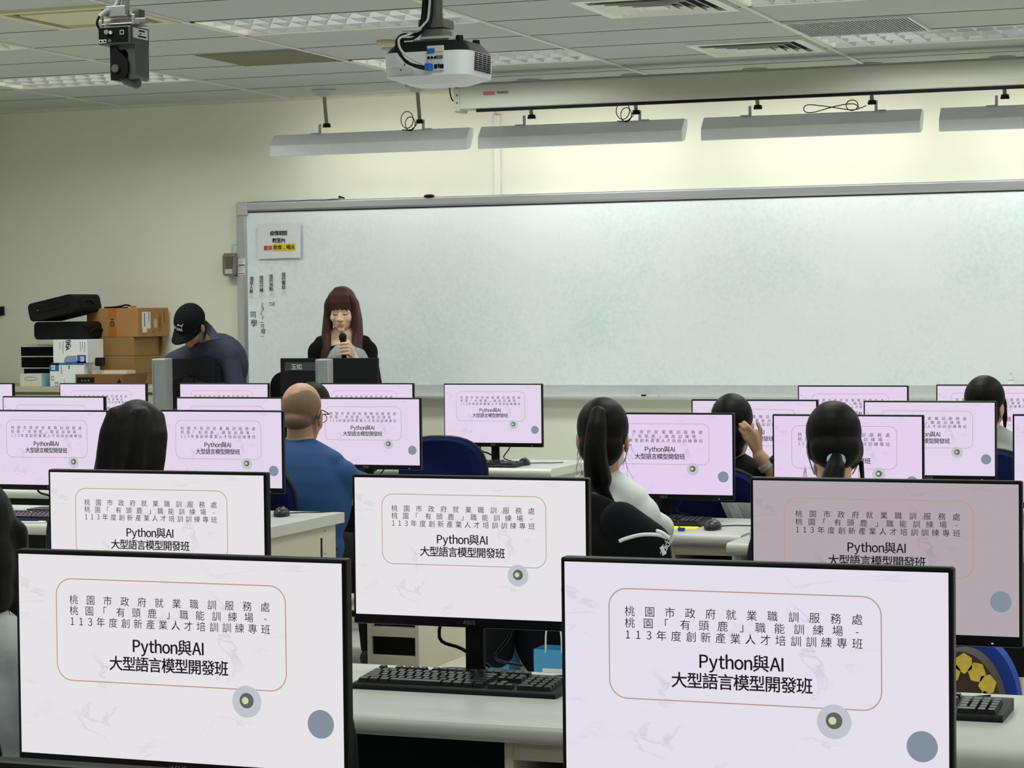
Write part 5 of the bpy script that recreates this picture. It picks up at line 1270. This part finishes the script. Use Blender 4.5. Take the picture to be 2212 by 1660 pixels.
# --- bald man in blue
POLO = mat('polo_blue', (17, 62, 114), 0.8, var=0.1, scale=9, bump=0.5)
def hair_bald(t, M4, k):
    m = mat('cropped_hair', (116, 90, 70), 0.7, var=0.45, scale=11)
    g = MB(); g.ell((0.004, -0.026, 0.034), (0.0765, 0.0835, 0.082), M4); g.ell((0.0, -0.05, -0.02), (0.06, 0.058, 0.04), M4)
    blob('cropped_hair', g, 0.006, m, t, 3)
def extra_bald(t, M4, S, neck, hip):
    g = MB(); g.tube([M4 @ V((0.083, -0.03, -0.012)), M4 @ V((0.083, -0.012, 0.02)), M4 @ V((0.081, 0.03, 0.02)), M4 @ V((0.075, 0.09, 0.014))], 0.0022, 8)
    g.tube([M4 @ V((-0.083, -0.012, 0.02)), M4 @ V((-0.075, 0.09, 0.014))], 0.0022, 8); g.tube([M4 @ V((-0.075, 0.09, 0.014)), M4 @ V((0.0, 0.104, 0.012)), M4 @ V((0.075, 0.09, 0.014))], 0.002, 8)
    for s in (-1, 1): g.tube([M4 @ V((s * 0.036 + 0.026 * math.cos(a), 0.1, -0.002 + 0.018 * math.sin(a))) for a in [2 * PI * q / 16 for q in range(17)]], 0.0016, 6)
    g.build('glasses', BLACKP, t)
    g = MB(); g.tube([neck + V((0.062 * math.cos(a), 0.0 + 0.06 * math.sin(a), 0.004 + 0.014 * (1 - math.sin(a)))) for a in [PI + PI * q / 10 for q in range(11)]], 0.013, 8); g.build('polo_collar', POLO, t)
    el = V((0.285, S[1].y + 0.1, 0.80)); a = S[1].lerp(el, 0.45); b = S[1].lerp(el, 0.88); n = V((0.066, 0.012, 0.012))
    g = MB(); g.tube([a + n, a.lerp(b, 0.5) + n * 1.02, b + n * 0.98], 0.004, 8); g.build('sleeve_piping', mat('teal_piping', (60, 160, 186), 0.6), t)
POLO = mat('polo_blue', (17, 62, 114), 0.8, var=0.1, scale=9, bump=0.5)
person('bald man with glasses and a blue polo shirt seen from behind', 652, 821, 8.62, -0.08, 0.22, 1.32, 0.12, 0.12, skin=SKINT, shirt=POLO, sleeve='short', hair=hair_bald, extra=extra_bald, belly=0.03, headk=1.08,
       arms=lambda t, S: {s: (V((s * 0.29, S[s].y + 0.1, 0.80)), V((s * 0.2, S[s].y + 0.34, DZ + 0.05)), 'desk') for s in (-1, 1)})
chair(at(588, 1100, 8.45).x, 8.5, -0.1, 'navy chair with a black rim carrying the man in blue')

# --- someone in the front row hidden behind the bald man
def hair_short(t, M4, k):
    g = MB(); hcap(g, M4); g.ell((0, -0.045, -0.02), (0.078, 0.07, 0.075), M4)
    blob('hair', g, 0.0065, HAIR, t, 3)
person('person in the front row hidden behind the bald man except a rim of black hair', 678, 826, 10.05, 0.0, 0.12, 1.0, 0, 0, shirt=mat('dark_top', (40, 42, 50), 0.85), hair=hair_short, sleeve='long')
chair(at(676, 1000, 10.0).x, 9.98, 0.0, 'navy chair of the front row person hidden behind the bald man')

# --- high ponytail woman
def hair_pony(t, M4, k):
    g = MB(); hcap(g, M4, 1, 0.001); g.ell((0, -0.06, -0.02), (0.074, 0.058, 0.07), M4)
    blob('hair', g, 0.006, HAIR, t, 3)
    g = MB(); strand(g, M4, [(0.0, -0.118, 0.085), (-0.002, -0.142, 0.045), (-0.006, -0.15, -0.02), (-0.004, -0.142, -0.08), (0.0, -0.125, -0.125)], 0.03, 0.046)
    strand(g, M4, [(0.0, -0.128, -0.13), (0.018, -0.125, -0.165), (0.05, -0.12, -0.20)], 0.036, 0.006)
    strand(g, M4, [(-0.022, -0.12, -0.12), (-0.03, -0.12, -0.17)], 0.026, 0.006)
    blob('ponytail', g, 0.006, HAIR, t, 3)
    g = MB(); P = [M4 @ V((0.029 * math.cos(a), -0.118 - 0.01 * math.sin(a), 0.083 + 0.016 * math.sin(a))) for a in [2 * PI * q / 18 for q in range(19)]]; g.tube(P, 0.004, 8); g.build('hair_tie', BLACKM, t)
    wisps(t, M4, [(-0.08, -0.01, -0.04), (0.085, 0.0, 0.0), (0.08, -0.01, -0.06), (-0.07, -0.04, -0.1)], 22, 0.03, 0.09, 9)
    wisps(t, M4, [(0.0, -0.12, -0.2), (0.04, -0.12, -0.21)], 14, 0.02, 0.05, 4, r=0.0014)
MASKM = mat('white_mask', (214, 218, 220), 0.8)
def mask(t, M4, m=MASKM):
    g = MB(); g.ell((0, 0.042, -0.055), (0.062, 0.06, 0.055), M4); g.ell((0, 0.07, -0.04), (0.03, 0.042, 0.03), M4); o = blob('face_mask', g, 0.006, m, t, 2)
    for s in (-1, 1):
        g = MB(); g.tube([M4 @ V((s * 0.06, 0.05, -0.03)), M4 @ V((s * 0.078, 0.01, 0.0)), M4 @ V((s * 0.084, -0.022, 0.022)), M4 @ V((s * 0.086, -0.03, -0.01)), M4 @ V((s * 0.076, -0.01, -0.05)), M4 @ V((s * 0.06, 0.03, -0.08))], 0.002, 6)
        g.build('ear_loop', m, o)
person('person with a high black ponytail, white top and face mask', 1303, 861, 7.16, 0.05, 0.16, 0.86, 0.12, 0.05, skin=mat('beige_skin', (196, 146, 118), 0.55, var=0.05, scale=12), shirt=mat('white_tee', (214, 216, 214), 0.85, var=0.03, bump=0.25, scale=14), sleeve='half', hair=hair_pony, extra=lambda t, M4, S, neck, hip: mask(t, M4), arms=lambda t, S: {s: (V((s * 0.155, S[s].y + 0.17, 0.80)), V((s * 0.10, S[s].y + 0.38, DZ + 0.05)), 'desk') for s in (-1, 1)})  # skin a little deeper than the common skin tone
cx = at(1292, 1100, 6.98).x
pc = chair(cx, 7.06, 0.0, 'navy chair under the black sports jacket')
# jacket draped over that chair
JACK = mat('black_jacket', (9, 10, 16), 0.9, var=0.15, scale=20, bump=0.3)
t = thing('sports_jacket', 'black sports jacket with white stripes hung over the chair of the ponytail person', 'jacket', (cx, 6.80, 0.40))
g = MB(); g.ell((0, 0.0, 0.29), (0.262, 0.055, 0.275)); g.ell((0, 0.01, 0.10), (0.235, 0.06, 0.2)); g.cap((-0.17, 0, 0.40), (0.17, 0, 0.40), 0.075)
g.ell((-0.16, -0.02, 0.3), (0.11, 0.06, 0.2))
blob('jacket_body', g, 0.009, JACK, t, 5)
J_ = lambda px, py, y=6.77: at(px, py, y) - V((cx, 6.80, 0.40))
g = MB(); g.cap(J_(1340, 1128), J_(1404, 1172), 0.066, 0.064); g.cap(J_(1404, 1172), J_(1424, 1290), 0.064, 0.055)
blob('sleeve', g, 0.009, JACK, t, 4)
g = MB(); g.cap((-0.14, -0.01, 0.43), (-0.25, -0.03, 0.30), 0.07, 0.065); g.cap((-0.25, -0.03, 0.30), (-0.27, -0.04, 0.05), 0.065, 0.055)
blob('sleeve', g, 0.009, JACK, t, 4)
def onjack(px, py, y=6.705): p = at(px, py, y); return p - V((cx, 6.80, 0.40))
g = MB(); g.tube([onjack(1338, 1170), onjack(1352, 1164), onjack(1385, 1156, 6.70), onjack(1420, 1156, 6.69), onjack(1441, 1163, 6.695)], 0.0058, 8); g.tube([onjack(1419, 1147, 6.70), onjack(1432, 1152, 6.69), onjack(1446, 1163, 6.69)], 0.0055, 8); g.tube([onjack(1428, 1182, 6.69), onjack(1432, 1190, 6.69), onjack(1437, 1198, 6.69)], 0.006, 8); g.build('white_stripe', PAPER, t)
g = MB(); put_text(g, 'adidas', 0, 0, 0.024, 0, 0.02, 0.05)
c = onjack(1440, 1178, 6.668); Mx = Matrix.Translation(c) @ Matrix.Rotation(-1.02, 4, 'Y')
g.v = [tuple(Mx @ V(v)) for v in g.v]; g.build('logo_lettering', PAPER, t)

# --- person with a hand on the head
def arms_raised(t, S):
    inv = Matrix.Translation(t.location).inverted()
    el = inv @ at(1700, 1055, 8.50); wr = inv @ at(1640, 985, 8.46)
    def raised(body, w, s):
        kn = inv @ at(1620, 945, 8.44)
        for k, (a, b, c2) in enumerate((((1630, 938), (1618, 922), (1606, 912)), ((1624, 943), (1610, 926), (1597, 917)), ((1622, 950), (1609, 938), (1597, 928)), ((1620, 957), (1612, 948), (1604, 941)))):
            A, B, Cc = (inv @ at(*q, 8.435 + 0.0 * k) for q in (a, b, c2))
            body.cap(w, A, 0.017, 0.0115, 10); body.cap(A, B + V((0, -0.008, 0)), 0.0095, 0.0088, 10); body.cap(B + V((0, -0.008, 0)), Cc + V((0, 0.008, 0)), 0.0086, 0.007, 10)
        a, b, c2 = (inv @ at(*q, 8.46) for q in ((1640, 948), (1643, 928), (1636, 914)))
        body.cap(w, a, 0.016, 0.0115, 10); body.cap(a, b, 0.011, 0.0098, 10); body.cap(b, c2, 0.0096, 0.0078, 10)
    return {1: (el, wr, raised), -1: (V((-0.24, S[-1].y + 0.14, 0.80)), V((-0.16, S[-1].y + 0.36, DZ + 0.05)), 'desk')}
def extra_raised(t, M4, S, neck, hip):
    inv = Matrix.Translation(t.location).inverted(); el = inv @ at(1700, 1055, 8.50); wr = inv @ at(1640, 985, 8.46)
    d = (el - wr).normalized(); c = wr.lerp(el, 0.28); a = d.orthogonal().normalized(); b = d.cross(a)
    g = MB(); g.tube([c - d * 0.011, c + d * 0.011], 0.037, 16, 0.038); w = g.build('wrist_watch', mat('watch_strap', (150, 152, 150), 0.6), t)
    g = MB(); g.cyl(c + V((0.026, -0.012, 0.016)), c + V((0.034, -0.016, 0.024)), 0.017, n=16); g.build('watch_case', mat('watch_case', (54, 60, 74), 0.2, metal=0.6), w)
def hair_crop(t, M4, k):
    g = MB(); hcap(g, M4, 1, -0.004); g.ell((0, -0.05, -0.025), (0.07, 0.06, 0.075), M4); g.ell((0, -0.055, -0.075), (0.055, 0.05, 0.04), M4)
    blob('hair', g, 0.006, HAIR, t, 3)
person('person in a black top resting a hand with a watch on the head', 1582, 850, 8.56, 0.0, 0.14, 1.05, 0.05, 0.1, shirt=mat('black_tee', (13, 13, 15), 0.85), hair=hair_crop, sleeve='short', arms=arms_raised, extra=extra_raised, voxel=0.005, skin=SKINT)
chair(at(1540, 1100, 8.4).x, 8.60, 0.0, 'navy chair with a pale cloth, of the person with the raised hand')
p = at(1572, 1085, 8.33)
t = thing('pale_cloth', 'pale grey cloth hanging from the navy chair next to the mouse', 'cloth', (p.x - 0.02, 8.31, p.z))
g = MB()
for i in range(6):
    for j in range(6):
        def PC(i, j): return (0.02 * i + 0.016 * j, -0.006 * math.sin(i * 1.3 + j * 0.4), -0.035 * j)
        g.quad(PC(i, j), PC(i + 1, j), PC(i + 1, j + 1), PC(i, j + 1))
g.build('cloth', mat('pale_cloth', (176, 180, 184), 0.9), t).modifiers.new('thick', 'SOLIDIFY').thickness = 0.004

# --- low ponytail woman
def hair_low(t, M4, k):
    g = MB(); hcap(g, M4, 1, 0.003); g.ell((0, -0.055, -0.015), (0.080, 0.062, 0.07), M4)
    g.ell((0.03, -0.01, -0.01), (0.064, 0.07, 0.07), M4); g.ell((-0.03, -0.01, 0.0), (0.058, 0.07, 0.06), M4)
    blob('hair', g, 0.006, HAIR, t, 3)
    g = MB(); strand(g, M4, [(-0.005, -0.112, -0.062), (-0.012, -0.132, -0.1), (-0.03, -0.135, -0.17), (-0.045, -0.125, -0.25)], 0.024, 0.05); blob('ponytail', g, 0.006, HAIR, t, 3)
    g = MB(); P = [M4 @ V((-0.006 + 0.02 * math.cos(a), -0.120 + 0.008 * math.sin(a), -0.066 + 0.014 * math.sin(a))) for a in [2 * PI * q / 18 for q in range(19)]]; g.tube(P, 0.0105, 10); g.build('hair_tie', mat('pale_blue_tie', (150, 172, 180), 0.9, bump=0.5, scale=200), t)
    wisps(t, M4, [(0.09, 0.0, -0.06), (0.085, 0.02, -0.08), (-0.085, 0.02, -0.06)], 9, 0.012, 0.09, 12, r=0.0006)
    g = MB(); strand(g, M4, [(0.085, 0.0, -0.05), (0.088, 0.0, -0.12), (0.082, 0.0, -0.19)], 0.008, 0.004); g.build('loose_lock', HAIR, t)
person('person with a low black ponytail in a pale blue hair tie, in a white top', 1800, 872, 7.1, 0.1, 0.2, 0.98, 0.22, 0.28, shirt=mat('white_tee', (214, 216, 214), 0.85, var=0.03, bump=0.25, scale=14), hair=hair_low, sleeve='short', skin=mat('warm_skin', (214, 168, 136), 0.55, var=0.05, scale=12), extra=lambda t, M4, S, neck, hip: mask(t, M4, mat('grey_mask', (120, 132, 136), 0.8)), collar=False)
chair(at(1800, 1100, 7.0).x, 6.98, 0.1, 'navy chair of the person with the low ponytail')

# --- short-haired person at the right
def hair_bob2(t, M4, k):
    g = MB(); hcap(g, M4, 1, 0.002); g.ell((0, -0.045, -0.03), (0.082, 0.07, 0.085), M4)
    strand(g, M4, [(0.07, 0.02, 0.03), (0.08, 0.03, -0.04), (0.074, 0.045, -0.1)], 0.018, 0.005); strand(g, M4, [(-0.07, 0.02, 0.03), (-0.08, 0.03, -0.04), (-0.074, 0.045, -0.1)], 0.018, 0.005)
    blob('hair', g, 0.006, HAIR, t, 3)
person('person with short black hair and a grey top in front of the far right screen', 2129, 814, 10.1, 0.0, 0.16, 1.02, -0.25, 0.12, shirt=mat('grey_tee', (150, 156, 154), 0.85, bump=0.25, scale=14), hair=hair_bob2, sleeve='short', body_dx=0.05)
chair(at(2140, 1000, 9.9).x, 9.92, 0.0, 'navy chair of the short-haired person in grey')

# --- woman with the microphone, standing
def hair_teacher(t, M4, k):
    g = MB(); g.ell((0, -0.022, 0.046), (0.088, 0.1, 0.1), M4)
    for s in (-1, 1):
        strand(g, M4, [(s * 0.05, 0.045, 0.105), (s * 0.079, 0.038, 0.05), (s * 0.083, 0.036, -0.03), (s * 0.084, 0.05, -0.12), (s * 0.082, 0.085, -0.2), (s * 0.08, 0.11, -0.29)], 0.02, 0.028)
        strand(g, M4, [(s * 0.075, 0.0, 0.06), (s * 0.09, 0.01, -0.04), (s * 0.10, 0.03, -0.14), (s * 0.105, 0.075, -0.22), (s * 0.1, 0.1, -0.31)], 0.024, 0.026)
        strand(g, M4, [(s * 0.07, -0.04, 0.04), (s * 0.088, -0.03, -0.06), (s * 0.09, -0.03, -0.2)], 0.03, 0.03)
    strand(g, M4, [(0, -0.09, 0.02), (0, -0.1, -0.1), (0, -0.1, -0.25)], 0.06, 0.05)
    blob('hair', g, 0.0055, HAIRB, t, 16)
    g = MB()
    for q in range(15):
        x = -0.058 + 0.116 * q / 14.0; zb = 0.036 + 0.006 * math.sin(q * 2.1) - 0.012 * abs(x) / 0.058
        P = [(x * 0.45, 0.045, 0.142), (x * 0.8, 0.079, 0.11), (x * 0.98, 0.0905 - 0.2 * x * x * 20 * 0.04, 0.07), (x, 0.0925 - 4.6 * x * x, zb)]
        strand(g, M4, P, 0.0105, 0.0055)
    blob('fringe', g, 0.004, HAIRB, t, 2)
MIC = {}
def arms_teacher(t, S):
    Mi = (Matrix.Translation(t.location) @ Matrix.Rotation(t.rotation_euler.z, 4, 'Z')).inverted()
    top = Mi @ at(740, 722, 12.42); bot = Mi @ at(744, 782, 12.46); MIC['p'] = (top, bot)
    ax = (bot - top).normalized(); out = V((0, 1, 0)); sd = V((1, 0, 0))           # out: towards the class; her left is -x
    g0 = top + ax * 0.055
    wr = Mi @ at(768, 778, 12.50); el = Mi @ at(812, 850, 12.62)
    def grip(body, w, s):
        for k in range(4):
            c = g0 + ax * (0.0215 * k + 0.004); r = 0.018
            a = c + V((-0.036 + 0.003 * k, -0.004, 0)); b = c + V((-0.028, 0.024, 0.004)); d = c + V((-0.002, r + 0.0105, 0.002)); e = c + V((0.019, 0.018, -0.002)); 
            body.cap(w + V((0, 0.0, 0.01)), a, 0.0155, 0.012, 10); body.cap(a, b, 0.0112, 0.0098, 10); body.cap(b, d, 0.0096, 0.0085, 10); body.cap(d, e, 0.0085, 0.0072, 10)
        a = c = g0 + V((-0.03, -0.02, 0.0)); body.cap(w, a, 0.016, 0.012, 10); body.cap(a, g0 + V((0.0, -0.03, 0.028)), 0.0115, 0.0095, 10); body.cap(g0 + V((0.0, -0.03, 0.028)), g0 + V((0.022, -0.02, 0.03)), 0.0095, 0.008, 10)
    return {-1: (el, wr, grip), 1: (V((0.215, 0.0, S[1].z - 0.27)), V((0.205, 0.10, S[1].z - 0.5)), 'down')}
def extra_teacher(t, M4, S, neck, hip):
    g = MB(); g.ell((-0.03, 0.052, neck.z - 0.225), (0.15, 0.11, 0.185)); g.cap((-0.118, 0.008, neck.z - 0.085), (-0.115, 0.075, neck.z - 0.26), 0.05, 0.06); blob('lace_top', g, 0.008, mat('grey_lace', (150, 152, 156), 0.9, var=0.5, scale=150, bump=0.4), t, 3)
    top, bot = MIC['p']; ax = (bot - top).normalized()
    m = thing('microphone', 'black handheld microphone held by the woman at the whiteboard', 'microphone', t.location, t.rotation_euler.z)
    MB().cap(top + ax * 0.016, top + ax * 0.03, 0.0235, 0.022, 16).build('head_grille', mat('mic_grille', (22, 22, 24), 0.5, bump=0.6, scale=400), m)
    MB().tube([top + ax * 0.04, top + ax * 0.06, bot + ax * 0.03], 0.0185, 16, 0.0145).build('grip', BLACKP, m)
person('standing woman with long auburn hair and a fringe speaking into a microphone', 738, 621, 12.62, math.radians(200), 0.04, 0.96, -0.06, 0.2, skin=SKINF, shirt=mat('black_cardigan', (8, 8, 10), 0.9), sleeve='long', hair=hair_teacher, arms=arms_teacher, extra=extra_teacher, stand=0.88, headk=1.04, voxel=0.0042, face='closed', collar=False)

# --- man in the cap bending over the teacher desk
vd = V((0.0, 0.0, CAMZ)) - at(440, 740, 12.5); vd.z = 0; vd.normalize(); vr = V((RT.x, RT.y, 0)).normalized(); up = V((0, 0, 1))
loc = at(452, 760, 12.62); loc.z = 0
t = thing('person', 'man in a black cap and dark blue shirt bending over the teacher desk', 'person', loc)
Lp = lambda px, py, y: at(px, py, y) - loc
f = (vd * 0.62 - vr * 0.5 - up * 0.72).normalized(); u0 = up * 0.8 + vd * 0.45 - vr * 0.12; u = (u0 - f * f.dot(u0)).normalized(); r = f.cross(u)
RH = Matrix((r, f, u)).transposed()
hc = Lp(412, 706, 12.36)
neck = Lp(452, 738, 12.50); hip = V((0.05, 0.16, 0.90))
body = MB(); M4 = head_shapes(body, hc, RH, 1.0)
body.cap(neck, M4 @ V((0, -0.03, -0.05)), 0.058, 0.054)
def torso8(mb, k):
    mid = hip.lerp(neck, 0.55)
    mb.ell(hip, (0.165 + k, 0.13 + k, 0.14 + k)); mb.cap(hip, mid, 0.135 + k, 0.15 + k); mb.ell(mid + V((0, 0, 0.06)), (0.185 + k, 0.13 + k, 0.19 + k))
    shl, shr = Lp(492, 768, 12.52), Lp(379, 785, 12.46)
    mb.cap(neck - V((0, 0, 0.05)), shl, 0.075 + k, 0.062 + k); mb.cap(neck - V((0, 0, 0.05)), shr, 0.075 + k, 0.062 + k)
    mb.cap(neck + V((0, 0.02, 0.0)), shl + V((-0.03, 0.02, 0.02)), 0.055 + k, 0.055 + k)
    return shl, shr
shl, shr = torso8(body, 0.0)
A = {1: (shl, Lp(508, 835, 12.50), Lp(486, 905, 12.34)), -1: (shr, Lp(362, 845, 12.42), Lp(374, 880, 12.52))}
st = MB(); torso8(st, 0.014)
for s, (a, b, c) in A.items():
    body.cap(a, b, 0.05, 0.042); body.cap(b, c, 0.04, 0.028); hand(body, c, V((-0.2 * s, -1, -0.35)), V((0, 0, -1)), V((-s, 0, 0)))
    st.cap(a, b, 0.066, 0.06); st.cap(b, b.lerp(c, 0.85), 0.058, 0.045)
lg = MB()
for s in (-1, 1):
    h0 = hip + V((s * 0.09, 0.0, -0.02)); kn = V((hip.x + s * 0.1, hip.y - 0.02, 0.48)); an = V((hip.x + s * 0.11, hip.y + 0.03, 0.09))
    for (m_, k_) in ((body, 0.0), (lg, 0.013)): m_.cap(h0, kn, 0.08 + k_, 0.058 + k_); m_.cap(kn, an, 0.054 + k_, 0.037 + k_ * 1.5)
    body.cap(an + V((0, 0.02, -0.045)), an + V((0, -0.14, -0.06)), 0.036, 0.028)
    sho = MB(); sho.cap(an + V((0, 0.03, -0.045)), an + V((0, -0.13, -0.055)), 0.044, 0.035); sho.ell(an + V((0, -0.06, -0.075)), (0.05, 0.13, 0.016)); blob('shoe', sho, 0.008, mat('dark_shoe', (34, 34, 38), 0.6), t, 2)
lg.ell(hip, (0.178, 0.143, 0.13))
blob('body', body, 0.005, SKINT, t, 2); blob('trousers', lg, 0.011, mat('dark_trousers', (26, 27, 32), 0.85), t, 3)
SH8 = mat('slate_blue_shirt', (52, 56, 76), 0.85, var=0.08, scale=16, bump=0.35)
blob('shirt', st, 0.007, SH8, t, 4)
g = MB()
c1 = [Lp(447, 690, 12.46), Lp(456, 702, 12.45), Lp(470, 736, 12.38), Lp(452, 736, 12.36)]
g.quad(Lp(445, 692, 12.42), Lp(456, 703, 12.40), Lp(458, 733, 12.36), Lp(448, 722, 12.38)); g.quad(Lp(456, 703, 12.40), Lp(470, 722, 12.39), Lp(476, 733, 12.37), Lp(454, 736, 12.34))
g.quad(Lp(445, 694, 12.44), Lp(447, 720, 12.39), Lp(440, 742, 12.36), Lp(438, 735, 12.37))
g.build('collar', SH8, t).modifiers.new('thick', 'SOLIDIFY').thickness = 0.006
face_parts(t, M4, mat('lips', (190, 104, 96), 0.45))
g = MB(); g.ell((0, -0.03, 0.02), (0.081, 0.085, 0.08), M4); g.cap(M4 @ V((0.074, 0.012, 0.03)), M4 @ V((0.074, 0.016, -0.012)), 0.013, 0.007); g.cap(M4 @ V((-0.074, 0.012, 0.03)), M4 @ V((-0.074, 0.016, -0.012)), 0.013, 0.007); blob('hair', g, 0.006, HAIR, t, 3)
CAPM = mat('black_cap', (9, 10, 15), 0.85, var=0.1, scale=200)
g = MB(); nu, nv = 36, 12; vs = []
for j in range(nv + 1):
    th = PI / 2 * j / nv
    for i in range(nu):
        a = 2 * PI * i / nu
        vs.append(M4 @ V((0.092 * math.cos(th) * math.cos(a), -0.012 + 0.110 * math.cos(th) * math.sin(a), 0.036 + 0.112 * math.sin(th) ** 0.92)))
g.add(vs, [(j * nu + i, j * nu + (i + 1) % nu, (j + 1) * nu + (i + 1) % nu, (j + 1) * nu + i) for j in range(nv) for i in range(nu)], True)
o = g.build('cap_crown', CAPM, t); o.modifiers.new('thick', 'SOLIDIFY').thickness = 0.003
br = MB(); vs = []; nb = 16
for j in range(6):
    for i in range(nb + 1):
        a = PI * (0.06 + 0.88 * i / nb); e = j / 5.0
        x = 0.09 * math.cos(a) * (1 - 0.12 * e); y = -0.012 + 0.108 * math.sin(a) + e * 0.085 * math.sin(a) ** 0.7
        vs.append(M4 @ V((x, y, 0.037 - 0.028 * (x / 0.09) ** 2 * (0.3 + e) - 0.012 * e)))
br.add(vs, [(j * (nb + 1) + i, j * (nb + 1) + i + 1, (j + 1) * (nb + 1) + i + 1, (j + 1) * (nb + 1) + i) for j in range(5) for i in range(nb)], True)
o = br.build('cap_brim', CAPM, t); o.modifiers.new('thick', 'SOLIDIFY').thickness = 0.004
g = MB(); MB().ell((0, 0, 0), (1, 1, 1)); g.ell((0, -0.012, 0.148), (0.009, 0.009, 0.005), M4); g.build('cap_button', CAPM, t)
# white lettering and leaping emblem following the crown's front
def oncap(x, z):
    th = math.asin(min(0.99, max(0.0, (z) / 0.112))); rr = 0.110 * math.cos(th) + 0.0035
    return M4 @ V((x, -0.012 + rr * math.sqrt(max(0.05, 1 - (x / (0.092 * max(0.2, math.cos(th)) + 0.003)) ** 2)), 0.036 + z))
g = MB(); put_text(g, 'PUMA', 0.0, 0.0, 0.024, 0, 0.035, 0.03); g.v = [tuple(oncap(-x + 0.012, z + 0.034)) for x, y, z in g.v]; g.build('cap_lettering', PAPER, t)
g = MB(); sil = [[(-0.014, 0.0), (-0.008, 0.009), (0.006, 0.006), (0.006, 0.002), (-0.004, 0.003)], [(0.006, 0.006), (0.018, 0.004), (0.019, 0.0), (0.006, 0.002)], [(0.018, 0.004), (0.026, 0.011), (0.028, 0.009), (0.02, 0.0)], [(0.017, 0.002), (0.02, -0.008), (0.023, -0.008), (0.02, 0.002)], [(-0.014, 0.0), (-0.011, -0.002), (-0.006, 0.004), (-0.008, 0.009)], [(0.026, 0.011), (0.03, 0.014), (0.031, 0.012), (0.028, 0.009)]]
for P in sil: g.add([oncap(-x + 0.004, z + 0.056) for x, z in P], [tuple(range(len(P)))])
g.build('cap_emblem', PAPER, t)
